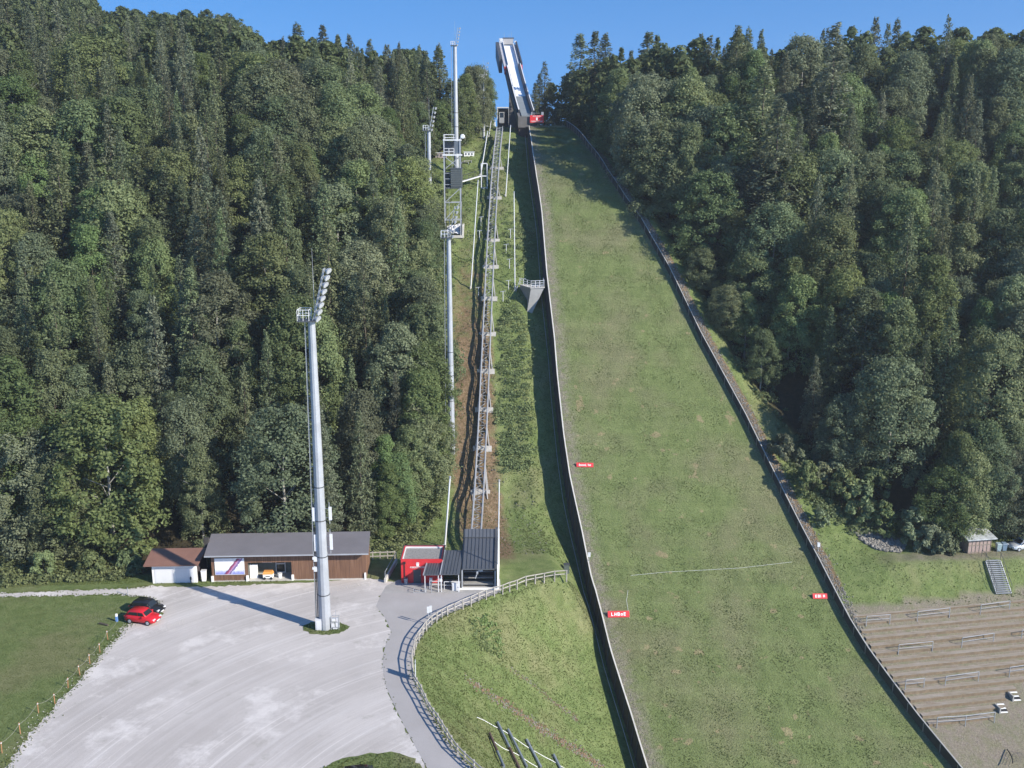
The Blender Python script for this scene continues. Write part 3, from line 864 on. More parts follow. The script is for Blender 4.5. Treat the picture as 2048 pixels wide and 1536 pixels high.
barrier([(1796,1310),(1864,1303)], 'crush barrier in the second row of the terraces, nearest to the hill wall')
barrier([(1923,1296),(1986,1287)], 'crush barrier in the second row of the terraces, away from the hill wall')
barrier([(2042,1281),(2110,1272)], 'crush barrier in the second row of the terraces, cut off by the picture edge')
barrier([(1810,1382),(1847,1378)], 'short crush barrier in the third row of the terraces, touching the hill wall')
barrier([(1890,1374),(1956,1364)], 'crush barrier in the third row of the terraces, in the middle')
barrier([(2018,1355),(2090,1345)], 'crush barrier in the third row of the terraces, cut off by the picture edge')
barrier([(1873,1457),(1930,1453),(1988,1446)], 'long crush barrier with three posts along the lowest terrace')
# little black and white steps
def little_steps(u, v, lab):
    p = G(u, v)
    t = thing('terrace_steps', lab, 'steps', p, AX, 'small steps beside the terraces')
    for k in range(3):
        mb = MB(); mb.box((0, k*.42, .10+k*.26), (.85, .20, .07)); mb.build('tread', M['white_paint'], t)
    mb = MB(); mb.box((-.56, .42, .3), (.14, 1.1, .75)); mb.build('side_wall', M['concrete'], t)
    mb = MB(); mb.box((0, .6, .18), (.9, 1.0, .2)); mb.build('dark_core', M['black'], t)
little_steps(2008, 1426, 'lower of the two visible sets of pale steps at the end of the terraces')
little_steps(2034, 1402, 'upper of the two visible sets of pale steps at the end of the terraces')

# ------------------------------------------------------------------ metal stair on the right bank
def metal_stair():
    a = G(1985, 1128); b = G(2007, 1190)
    t = thing('metal_stair', 'grey steel grating stair running down the grass bank to the terraces', 'stair', b)
    rt = Vector((CA, SA, 0)); n = 17; w = 1.9
    a = a+Vector((0, 0, .35)); bb = b+Vector((0, 0, .25))
    for k in range(n):
        p = bb.lerp(a, k/(n-1)); mb = MB(b); mb.box(p, (w, .30, .05), AX); mb.build('tread', M['steel'], t)
    for sgn in (-1, 1):
        o = rt*sgn*(w/2+.06)
        mb = MB(b); mb.beam(bb+o-Vector((0, 0, .1)), a+o-Vector((0, 0, .1)), .06, .24); mb.build('stringer', M['steel'], t)
        mb = MB(b)
        up = Vector((0, 0, 1.0))
        mb.tube([bb+o+up, a+o+up, a+o+up+Vector((0, 1.2, 0))], .03, 6)
        for k in range(5):
            p = bb.lerp(a, k/4)+o; mb.cyl(p, p+up, .025, .025, 6)
        mb.cyl(a+o+Vector((0, 1.2, -.3)), a+o+up+Vector((0, 1.2, 0)), .025, .025, 6)
        mb.build('handrail', M['dark_metal'], t)
metal_stair()

# ------------------------------------------------------------------ shed, bins, van on the right terrace
def right_shed():
    B = G(1935, 1108); Bz = Tz(B.x, B.y)
    t = thing('storage_shed', 'small timber shed with sloping pale sheet roof beside the track', 'shed', (B.x, B.y, Bz), R(10))
    W, D, Hf, Hb = 3.3, 2.3, 2.1, 2.6
    mb = MB()
    for (x0, y0, x1, y1, h0, h1) in ((0, 0, W, 0, Hf, Hf), (W, 0, W, D, Hf, Hb), (W, D, 0, D, Hb, Hb), (0, D, 0, 0, Hb, Hf)):
        d = Vector((x1-x0, y1-y0, 0)).normalized(); nrm = Vector((d.y, -d.x, 0))*.08
        a, b2 = Vector((x0, y0, -.3)), Vector((x1, y1, -.3))
        mb.prism([a, b2, b2-nrm, a-nrm], [Vector((x0, y0, h0)), Vector((x1, y1, h1)), Vector((x1, y1, h1))-nrm, Vector((x0, y0, h0))-nrm])
    mb.build('wall', basic('pinkish_board', (.30, .225, .20), .85, 0, .2, 4), t)
    mb = MB()
    for k in range(7): mb.box((k*W/6, -.025, Hf/2-.05), (.05, .05, Hf))
    for z in (.15, 1.15, 1.95): mb.box((W/2, -.05, z), (W, .05, .06))
    mb.build('frame_board', M['old_wood'], t)
    mb = MB(); mb.prism([(-.5, -.55, Hf-.08), (W+.5, -.55, Hf-.08), (W+.5, D+.3, Hb+.1), (-.5, D+.3, Hb+.1)], [(-.5, -.55, Hf), (W+.5, -.55, Hf), (W+.5, D+.3, Hb+.18), (-.5, D+.3, Hb+.18)])
    mb.build('roof', basic('streaked_sheet_roof', (.42, .45, .46), .4, .3, .3, 1.2, c2=(.75, .78, .80)), t)
    for i, (u, v, m, lab) in enumerate(((1996, 1103, basic('pale_blue_grey_plastic', (.30, .38, .40), .5), 'pale blue-grey waste bin with white marks next to the timber shed'), (2007, 1102, basic('blue_grey_plastic', (.14, .20, .27), .5), 'darker blue waste bin beside the pale bin'))):
        b = G(u, v); tt = thing('waste_bin', lab, 'bin', (b.x, b.y, Tz(b.x, b.y)))
        mb = MB(); mb.prism([(-.24, -.25, .1), (.24, -.25, .1), (.24, .25, .1), (-.24, .25, .1)], [(-.31, -.33, 1.05), (.31, -.33, 1.05), (.31, .33, 1.05), (-.31, .33, 1.05)]); mb.build('body', m, tt)
        mb = MB(); mb.prism([(-.34, -.38, 1.052), (.34, -.38, 1.052), (.34, .36, 1.052), (-.34, .36, 1.052)], [(-.28, -.32, 1.14), (.28, -.32, 1.14), (.28, .32, 1.18), (-.28, .32, 1.18)]); mb.build('lid', m, tt)
        for sx in (-.22, .22):
            mb = MB(); mb.cyl((sx-.04, .24, .1), (sx+.04, .24, .1), .1, .1, 10); mb.build('wheel', M['black'], tt)
right_shed()

# posts of the little white boxes on the hill edges
def edge_box(u, v, lab):
    b = G(u, v); t = thing('measuring_box', lab, 'box', b)
    mb = MB(); mb.cyl((0, 0, -.3), (0, 0, .8), .04, .04, 6); mb.build('post', M['steel'], t)
    mb = MB(); mb.box((0, 0, .95), (.34, .25, .5)); mb.box((0, 0, 1.215), (.4, .3, .03)); mb.build('box', M['white_metal'], t)
edge_box(1178, 1126, 'small white box on a post at the left edge of the landing hill')
edge_box(1636, 1104, 'small white box on a post outside the right hill wall')

# the lettering on the banners cannot be read at this distance: rows of white letter-sized strokes
def marks(pattern, L, h):
    mb = MB(); n = len(pattern); w = L/n
    for i, c in enumerate(pattern):
        x = -L/2+(i+.5)*w
        if c == ' ': continue
        if c in 'IEBHL': mb.box((x-w*.28, 0, 0), (w*.2, h, .02))
        if c in 'HB': mb.box((x+w*.24, 0, 0), (w*.2, h*.9, .02))
        if c in 'EB': 
            for yy in (-.4, 0, .4): mb.box((x+.02*w, yy*h, .001), (w*.52, h*.18, .02))
        if c == 'H': mb.box((x, 0, .001), (w*.5, h*.2, .02))
        if c == 'L': mb.box((x, -.4*h, .001), (w*.5, h*.18, .02))
        if c == 'o':
            for yy in (-.35, .12): mb.box((x, yy*h, .001), (w*.5, h*.16, .02))
            for xx in (-.24, .24): mb.box((x+xx*w, -.11*h, 0), (w*.18, h*.62, .02))
    return mb
# banners on the hill
def banner(u0, u1, v, hgt, txt, lab, tsize, slope=.0):
    a = G(u0, v); b = G(u1, v-(u1-u0)*slope)
    t = thing('banner', lab, 'banner', a)
    d = b-a; L = d.length; d.normalize()
    s, q = to_sq(a.x, a.y); g = Vector((SA*-1, CA, float(P(s+1)-P(s)))).normalized()   # up the slope
    g = g*.55+Vector((0, 0, .835)); g.normalize()
    n = d.cross(g).normalized()*-1
    if n.y > 0: n = -n
    o = Vector((0, 0, .10))
    mb = MB(a); p = [a+o, b+o, b+o+g*hgt, a+o+g*hgt]
    mb.prism(p, [x-n*.02 for x in p]); mb.build('cloth', M['red_paint'], t)
    for k in range(4):
        q0 = a+d*L*k/3
        mb = MB(a); mb.cyl(q0-Vector((0, 0, .3))-n*.06, q0-n*.06+o+g*hgt, .02, .02, 5); mb.build('peg', M['steel'], t)
    ob = marks(txt, L*.72, hgt*.52).build('lettering', M['white_letter'], t)
    rm = Matrix((d, g, d.cross(g))).transposed()
    ob.matrix_local = Matrix.Translation((b-a)/2+o+g*hgt*.5+n*.02) @ rm.to_4x4()
banner(1153, 1187, 936, .62, 'BoooooL Hoo', 'red banner with white lettering high on the left side of the landing hill', .46)
banner(1216, 1259, 1237, .78, 'LHBoE', 'red banner with white lettering low on the left side of the landing hill', .62)
banner(1626, 1655, 1199, .66, 'EBIH', 'small red banner with white lettering next to the right hill wall', .55)
# ------------------------------------------------------------------ inclined lift
LIFT_PX = [(953.5,1068),(957,980),(962,900),(965,830),(968,765),(971.5,700),(975,640),(978.5,575),(982,510),(985,440),(988,380),(991,320),(995,285),(1000,258)]
def lift_point(u, v):
    """a point on the track: above the ground by about 2 m, seen at this place"""
    d = ray(u, v)
    ts = np.linspace(95, 300, 8000)
    x, y, z = d[0]*ts, d[1]*ts, CAMZ+d[2]*ts
    k = int(np.argmax(z < T(x, y)+2.0)); return Vector((x[k], y[k], z[k]))
LP = [lift_point(u, v) for u, v in LIFT_PX]
# smooth heights along y
_ly = np.array([p.y for p in LP]); _lx = np.array([p.x for p in LP]); _lz = np.array([p.z for p in LP])
_cz = np.polyfit(_ly, _lz, 4); _cx = np.polyfit(_ly, _lx, 2)
def LT(y): return Vector((float(np.polyval(_cx, y)), y, float(np.polyval(_cz, y))))
LY0, LY1 = _ly[0]-4.0, _ly[-1]+2
lift = thing('inclined_lift_track', 'grey steel inclined lift track with trussed beams climbing left of the landing hill', 'lift track', LT(LY0))
LB = LT(LY0)
def side_of(y):
    d = (LT(y+.5)-LT(y-.5)).normalized(); r = d.cross(Vector((0, 0, 1))).normalized(); return d, r, r.cross(d)
M['track_steel'] = basic('dull_track_steel', (.34, .335, .335), .6, .25, .12, .8)
gw = .62
for sgn in (-1, 1):
    up, lo = MB(LB), MB(LB); pu, pl = [], []
    for y in np.arange(LY0, LY1+.1, 2.4):
        d, r, n = side_of(y); p = LT(y)+r*sgn*gw; pu.append(p); pl.append(p-n*.75)
    for a, b in zip(pu[:-1], pu[1:]): up.beam(a, b, .24, .22)
    for a, b in zip(pl[:-1], pl[1:]): lo.beam(a, b, .16, .16)
    up.build('top_beam', M['track_steel'], lift); lo.build('lower_chord', M['track_steel'], lift)
    we = MB(LB)
    for i in range(len(pu)-1):
        we.beam(pu[i], pl[i], .07); we.beam(pl[i], pu[i+1], .07)
    we.build('side_lattice', M['track_steel'], lift)
ra = MB(LB); ra2 = MB(LB); cr = MB(LB); k = 0
ys = np.arange(LY0, LY1, .95)
for a, b in zip(ys[:-1], ys[1:]):
    da, r1, n1 = side_of(a); db, r2, n2 = side_of(b)
    A, B = LT(a), LT(b); k += 1
    if k % 2: cr.beam(A-r1*gw-n1*.1, B+r2*gw-n2*.1, .06)
    else: cr.beam(A+r1*gw-n1*.1, B-r2*gw-n2*.1, .06)
    cr.beam(B-r2*gw-n2*.1, B+r2*gw-n2*.1, .06)
    for sgn, rb in ((-1, ra), (1, ra2)): rb.beam(A+r1*sgn*gw+n1*.16, B+r2*sgn*gw+n2*.16, .09, .1)
cr.build('cross_bracing', M['steel'], lift); ra.build('rail', M['steel'], lift); ra2.build('rail', M['steel'], lift)
ca = MB(LB); ca.tube([LT(y)-side_of(y)[1]*.12+side_of(y)[2]*.02 for y in np.arange(LY0, LY1, 4)], .03, 5); ca.build('haul_cable', M['dark_metal'], lift)
for (u, v) in [(958,965),(960,943),(963,858),(966,784),(969,712),(974,641),(977,575),(980,512),(983,455),(987,380),(990,330)]:
    y = lift_point(u, v-18).y; d, r, n = side_of(y); p = LT(y)
    yb = y-2.0
    for sgn in (-1, 1):
        top = p+r*sgn*gw-n*.8
        ft = Vector((top.x+sgn*.42, yb, Tz(top.x+sgn*.42, yb)+.1))
        if v > 950 and v < 960: continue
        mb = MB(LB); mb.beam(top, ft, .13, .13); mb.build('support_leg', M['track_steel'], lift)
    c = Vector((p.x, yb, Tz(p.x, yb)))
    if not (950 < v < 970 and u == 958):
        mb = MB(LB); mb.box((c.x, c.y, Tz(c.x, c.y)-.05), (2.7, .7, .7)); mb.build('footing', M['pale_concrete'], lift)

# ---- lower station: tall curved sheet roof over the end of the track
def lower_station():
    fl = atz(921, 1180); fr = atz(992, 1180); c = (fl+fr)/2
    t = thing('lift_station', 'lower lift station with a steep dark standing-seam roof, open front and white right wall', 'lift station', c)
    x0, x1 = fl.x+.15, fr.x-.2
    prof = []
    for v, z in ((1140, 2.35), (1120, 2.75), (1096, 3.3), (1078, 3.75), (1060, 4.6)):
        dl = ray(960, v); tt = (z-CAMZ)/dl[2]; prof.append((dl[1]*tt, z))
    mb = MB(c); W = (x1-x0); k = .985
    for (ya, za), (yb, zb) in zip(prof[:-1], prof[1:]):
        mb.prism([(x0, ya, za), (x1, ya, za), (x1, yb, zb), (x0, yb, zb)], [(x0, ya, za+.14), (x1, ya, za+.14), (x1, yb, zb+.14), (x0, yb, zb+.14)])
    mb.build('roof', M['roof_metal'], t)
    mb = MB(c)
    for i in range(9):
        x = x0+.12+(W-.24)*i/8
        for (ya, za), (yb, zb) in zip(prof[:-1], prof[1:]): mb.beam((x, ya, za+.17), (x, yb, zb+.17), .045, .07)
    mb.beam((x0, prof[3][0], prof[3][1]+.2), (x1, prof[3][0], prof[3][1]+.2), .12, .05)
    mb.build('standing_seam', M['dark_metal'], t)
    mb = MB(c)   # raised verge on the right, dark then white
    for (ya, za), (yb, zb) in zip(prof[:-1], prof[1:]): mb.prism([(x1+.02, ya, za-.1), (x1+.3, ya, za-.1), (x1+.3, yb, zb-.1), (x1+.02, yb, zb-.1)], [(x1+.02, ya, za+.34), (x1+.3, ya, za+.34), (x1+.3, yb, zb+.34), (x1+.02, yb, zb+.34)])
    mb.build('verge', M['dark_metal'], t)
    mb = MB(c); yb = prof[-1][0]; ya = prof[0][0]-.2
    pts = [(ya, -.2), (ya, prof[0][1]+.2)]+[(y, z+.2) for y, z in prof[1:]]+[(yb, -.2)]
    mb.prism([(x1+.33, y, z) for y, z in pts], [(x1+.52, y, z) for y, z in pts]); mb.build('side_wall', M['white_paint'], t)
    mb = MB(c); mb.prism([(x0-.12, y, z-.36) for y, z in pts], [(x0-.02, y, z-.36) for y, z in pts]); mb.build('side_wall', M['dark_metal'], t)
    for x in (x0+.05, x1+.1):
        mb = MB(c); mb.beam((x, prof[0][0]+.1, -.1), (x, prof[0][0]+.1, 2.36), .14); mb.build('post', M['steel'], t)
    mb = MB(c)
    for i, z in enumerate((.35, .75, 1.15)):
        mb.box(((x0+x1)/2, prof[0][0]+.5+i*.9, z), (W-.3, .10, .08)); mb.box(((x0+x1)/2, prof[0][0]+.95+i*.9, z-.05), (W-.3, .8, .05))
    mb.build('stepped_platform', M['concrete'], t)
    mb = MB(c); mb.box(((x0+x1)/2, prof[0][0]+3.6, 1.5), (W-.3, .1, 3.2)); mb.build('rear_wall', M['dark_metal'], t)
    mb = MB(c); mb.box(((x0+x1)/2, prof[0][0]-.15, .06), (W+.7, .35, .16)); mb.build('threshold', M['white_paint'], t)
    # buffer wheel of the lift hanging in the opening
    mb = MB(c); cx = (x0+x1)/2-.1
    mb.cyl((cx-.1, prof[0][0]+.6, 1.85), (cx+.1, prof[0][0]+.6, 1.85), .32, .32, 12); mb.box((cx+.35, prof[0][0]+.75, 2.0), (.6, .3, .25)); mb.beam((cx, prof[0][0]+.55, 1.8), (cx-.25, prof[0][0]+.3, 1.15), .1)
    mb.build('cable_wheel', M['steel'], t)
    return x0, prof
SX0, SPROF = lower_station()

# ---- red kiosk with gravel roof
def kiosk():
    a = atz(803, 1166); b = atz(884, 1166); c = Vector((a.x, a.y, 0))
    W = b.x-a.x+.1; D = 4.2; H = 3.02
    t = thing('kiosk', 'red kiosk with flat gravel roof, white emblem and lettering on its front', 'kiosk', c)
    mb = MB(c); y0 = a.y; x0 = a.x; th = .14
    mb.box((x0+W/2, y0+th/2, H/2-.1), (W, th, H+.2)); mb.box((x0+W/2, y0+D-th/2, H/2-.1), (W, th, H+.2))
    mb.box((x0+th/2, y0+D/2, H/2-.1), (th, D-2*th, H+.2)); mb.box((x0+W-th/2, y0+D/2, H/2-.1), (th, D-2*th, H+.2))
    mb.build('wall', M['red_paint'], t)
    mb = MB(c); mb.box((x0+W/2, y0+D/2, H-.28), (W-2*th, D-2*th, .1)); mb.build('roof', basic('roof_gravel', (.25, .24, .23), .95, 0, .3, 6, .3), t)
    mb = MB(c)
    for cx, cy, sx, sy in ((x0+W/2, y0+D+.05, W+.24, .1), (x0-.06, y0+D/2, .1, D+.1), (x0+W+.06, y0+D/2, .1, D+.1)): mb.box((cx, cy, H+.02), (sx, sy, .14))
    mb.build('roof_edge', M['dark_metal'], t)
    mb = MB(c); mb.box((x0+.19, y0+D/2, H-.12), (.09, D-.4, .2)); mb.box((x0+W/2, y0+D-.2, H-.12), (W-.5, .09, .2)); mb.build('inner_edge', M['white_metal'], t)
    # door and downpipe
    mb = MB(c); mb.box((x0+1.9, y0-.03, .85), (.9, .05, 1.7)); d = mb.build('door', M['dark_metal'], t)
    mb = MB(c); mb.cyl((x0+2.25, y0-.09, 1.0), (x0+2.25, y0-.06, 1.0), .05, .05, 8); mb.build('handle', M['steel'], d)
    mb = MB(c); mb.cyl((x0+.42, y0-.06, 0), (x0+.42, y0-.06, H-.3), .045, .045, 8); mb.box((x0+.42, y0-.08, H-.42), (.26, .2, .24)); mb.build('downpipe', M['black'], t)
    # emblem: a small hand-shaped white crest above the name
    mb = MB(c); ex, ez = x0+1.98, H-.62
    mb.prism([(ex-.13, y0-.035, ez-.26), (ex+.13, y0-.035, ez-.26), (ex+.17, y0-.035, ez+.04), (ex-.17, y0-.035, ez+.04)], [(ex-.13, y0-.003, ez-.26), (ex+.13, y0-.003, ez-.26), (ex+.17, y0-.003, ez+.04), (ex-.17, y0-.003, ez+.04)])
    for k in range(4): mb.box((ex-.135+k*.09, y0-.02, ez+.14), (.055, .03, .17+(.06 if k in (1, 2) else 0)))
    mb.build('emblem', M['white_letter'], t)
    me = text_mesh('OBERSTDORF', .30); me.materials.append(M['white_letter'])
    o = link('lettering', me, t); o.location = (1.98, -.02, H-1.02); o.rotation_euler = (R(90), 0, 0)
    # bin in front
    p = atz(812, 1168); bt = thing('waste_bin', 'small grey metal waste bin standing in front of the red kiosk', 'bin', p)
    mb = MB(); mb.cyl((0, 0, 0), (0, 0, .75), .2, .23, 10); mb.build('body', M['steel'], bt)
    mb = MB(); mb.cyl((0, 0, .76), (0, 0, .84), .26, .2, 10); mb.build('lid', M['dark_metal'], bt)
    return x0+W, y0
KX, KY = kiosk()
# ---- two dark canopies between kiosk and station
def canopy(u0, u1, v, lab, yb, zf, zb, posts):
    a = atz(u0, v, zf); b = atz(u1, v, zf)
    t = thing('canopy', lab, 'canopy', (a.x, a.y, 0))
    base = Vector((a.x, a.y, 0)); mb = MB(base)
    sk = .25
    mb.prism([(a.x, a.y, zf), (b.x, a.y, zf), (b.x+sk, yb, zb), (a.x+sk, yb, zb)], [(a.x, a.y, zf+.1), (b.x, a.y, zf+.1), (b.x+sk, yb, zb+.1), (a.x+sk, yb, zb+.1)])
    mb.build('roof', M['roof_metal'], t)
    mb = MB(base); mb.beam((a.x-.02, a.y-.02, zf+.08), (a.x+sk-.02, yb, zb+.08), .1, .16); mb.build('verge', M['steel'], t)
    mb = MB(base)
    for i in range(1, 6):
        x = a.x+(b.x-a.x)*i/6; mb.beam((x, a.y, zf+.125), (x+sk, yb, zb+.125), .035, .05)
    mb.build('standing_seam', M['dark_metal'], t)
    for f in posts:
        x = a.x+(b.x-a.x)*f
        mb = MB(base); mb.beam((x, a.y+.15, -.1), (x, a.y+.15, zf), .09); mb.build('post', M['white_metal'], t)
canopy(847, 878, 1151, 'left, lower dark sheet-metal canopy in front of the red kiosk', KY+1.0, 2.15, 2.55, (.08, .95))
canopy(880.5, 919, 1150, 'right dark sheet-metal canopy filling the gap between kiosk and lift station', KY+2.6, 2.2, 3.0, (.05, .95))
# turnstile, ticket posts, table rails under the canopies
def ticket(u, v, lab, s=1.0):
    p = atz(u, v); t = thing('ticket_post', lab, 'ticket machine', p)
    mb = MB(); mb.box((0, 0, .45), (.1, .1, .9)); mb.build('post', M['steel'], t)
    mb = MB(); mb.box((0, 0, 1.05*s), (.34, .26, .5)); mb.build('head', M['white_metal'], t)
ticket(862, 1176, 'white ticket machine under the left canopy'); ticket(882, 1178, 'white ticket machine between the two canopies', 1.15)
def gate(u, v, lab):
    p = atz(u, v); t = thing('turnstile', lab, 'turnstile', p)
    for dx in (-.5, .5):
        mb = MB(); mb.cyl((dx, 0, 0), (dx, 0, 1.0), .04, .04, 6); mb.build('post', M['white_metal'], t)
    mb = MB(); mb.cyl((-.5, 0, .98), (.5, 0, .98), .04, .04, 6); mb.cyl((-.5, 0, .55), (.5, 0, .55), .03, .03, 6); mb.build('bar', M['white_metal'], t)
gate(897, 1179, 'white tubular turnstile under the right canopy'); gate(868, 1178, 'white tubular turnstile under the left canopy')
def cabinet(u, v, w, d, h, lab, m='white_metal', cat='cabinet', nm='utility_cabinet'):
    p = atz(u, v); p.z = max(0, 0); t = thing(nm, lab, cat, p)
    mb = MB(); mb.box((0, 0, h/2), (w, d, h)); mb.box((0, 0, h+.03), (w+.08, d+.08, .06)); mb.build('body', M[m], t)
    mb = MB(); mb.box((0, -d/2-.015, h/2), (w*.8, .02, h*.82)); dd = mb.build('door', M[m], t)
    mb = MB(); mb.box((w*.3, -d/2-.04, h/2), (.04, .04, .14)); mb.build('handle', M['dark_metal'], dd)
cabinet(912, 1180, .9, .5, .95, 'low white counter cabinet at the left edge of the lift station')
# bicycle rack in front of the canopies
def rack():
    p = atz(840, 1184); t = thing('bicycle_rack', 'low grey tubular bicycle rack standing on the paving in front of the canopies', 'bike rack', p)
    for k in range(3):
        x = -.75+k*.75; mb = MB(); mb.tube([(x, -.3, .02), (x+.05, -.3, .5), (x+.05, .3, .5), (x, .3, .02)], .03, 6); mb.build('hoop', M['steel'], t)
    for yy in (-.3, .3):
        mb = MB(); mb.tube([(-.8, yy, .04), (.8, yy, .04)], .03); mb.build('base_rail', M['steel'], t)
rack()
# ---- ramp wall left of the kiosk
def ramp_side_wall():
    a = atz(770, 1166); t = thing('ramp_wall', 'low pale concrete ramp wall running back beside the red kiosk', 'wall', a)
    b = atz(793, 1122, .6)
    mb = MB(a); mb.beam(a+Vector((0, 0, .25)), b, .22, .6); mb.build('wall', M['pale_concrete'], t)
    mb = MB(a); mb.tube([a+Vector((0, .3, .5)), a+Vector((0, .3, 1.3)), b+Vector((0, 0, 1.2)), b+Vector((0, 0, .2))], .035, 6); mb.build('handrail', M['steel'], t)
ramp_side_wall()

# ---- upper station: portal frame with the lift car
def upper_station():
    b = G(1000, 254); y = b.y+3; base = Vector((at(1006, 250, y).x, y, Tz(b.x, y)))
    t = thing('upper_lift_station', 'upper lift station, a tall pale portal frame with the grey lift car waiting in it', 'lift station', base)
    xl, xr = at(995, 240, y).x, at(1018, 240, y).x; zt = at(1006, 216, y).z; zb = base.z-1.0
    for x, zz in ((xl, at(0, 250, y).z), (xr, at(0, 268, y).z)):
        mb = MB(base); mb.beam((x, y, zz-1.2), (x, y, zt), .22); mb.build('post', M['white_metal'], t)
    mb = MB(base); mb.beam((xl-.1, y, zt+.12), (xr+.1, y, zt+.12), .26, .24); mb.build('cross_beam', M['white_metal'], t)
    mb = MB(base); mb.box(((xl+xr)/2, y+2.2, (zt+zb)/2), (xr-xl, .2, zt-zb)); mb.box(((xl+xr)/2, y+1.2, zt+.12), (xr-xl+.1, 2.0, .14)); mb.box((xr, y+1.3, (zt+zb)/2+.3), (.12, 2.0, zt-zb-.8)); mb.build('rear_shelter', M['dark_metal'], t)
    # car
    y2 = y+.3; cx = at(1003.5, 235, y2).x; z0 = at(0, 246, y2).z; z1 = at(0, 225, y2).z
    car = thing('lift_car', 'small grey lift car with a large front window at the top of the inclined track', 'lift car', (cx, y2, z0))
    h = z1-z0; w = 1.25
    mb = MB(); mb.box((0, .6, h*.26), (w, 1.2, h*.5)); mb.build('body', M['steel'], car)
    mb = MB()
    for sx in (-w/2+.05, w/2-.05): mb.box((sx, .05, h*.75), (.1, .1, h*.48)); mb.box((sx, 1.12, h*.75), (.1, .1, h*.48))
    mb.box((0, .6, h+.04), (w+.06, 1.26, .1)); mb.build('frame', M['white_metal'], car)
    mb = MB(); mb.box((0, .08, h*.75), (w-.22, .03, h*.46)); mb.build('window', M['glass'], car)
    mb = MB(); mb.box((0, .3, -.12), (w*.8, .9, .2)); mb.build('undercarriage', M['dark_metal'], car)
upper_station()

# ---- middle stop: two stacked frames and a footbridge to the coaches' tower
def frames():
    b = G(972, 377); t = thing('lift_stop_frame', 'pale rectangular frame of the intermediate lift stop, two bays high', 'frame', b)
    y = b.y; x0, x1 = at(963, 377, y).x, at(974.5, 377, y).x; zz = [b.z-.4, at(0, 352, y).z, at(0, 327, y).z]
    for x in (x0, x1):
        mb = MB(b); mb.beam((x, y, zz[0]), (x, y, zz[2]), .17); mb.build('post', M['white_metal'], t)
    for z in zz[1:]:
        mb = MB(b); mb.beam((x0, y, z), (x1, y, z), .17); mb.beam((x0, y+1.4, z), (x1, y+1.4, z), .12); mb.build('cross_beam', M['white_metal'], t)
    mb = MB(b); mb.box(((x0+x1)/2, y+.7, zz[0]+.3), (x1-x0+.3, 1.4, .5)); mb.build('footing', M['pale_concrete'], t)
    p = at(925, 362, y-1.2); q = at(962, 351, y-.2)
    f = thing('footbridge', 'short grey footbridge linking the coaches tower to the lift stop', 'footbridge', p)
    mb = MB(p); d = q-p; side = Vector((0, 1.2, .0))
    mb.prism([p, q, q+side, p+side], [v+Vector((0, 0, .12)) for v in (p, q, q+side, p+side)]); mb.build('deck', M['dark_metal'], f)
    mb = MB(p); mb.beam(p-Vector((0, .06, .1)), q-Vector((0, .06, .1)), .1, .22); mb.build('edge_beam', M['white_metal'], f)
    for k, yy in enumerate((0, 1.15)):
        mb = MB(p); o = Vector((0, yy, 1.05)); mb.tube([p+o, q+o], .03, 5)
        for i in range(4): mb.cyl(p.lerp(q, i/3)+Vector((0, yy, .05)), p.lerp(q, i/3)+o, .022, .022, 5)
        mb.build('railing', M['dark_metal'], f)
frames()
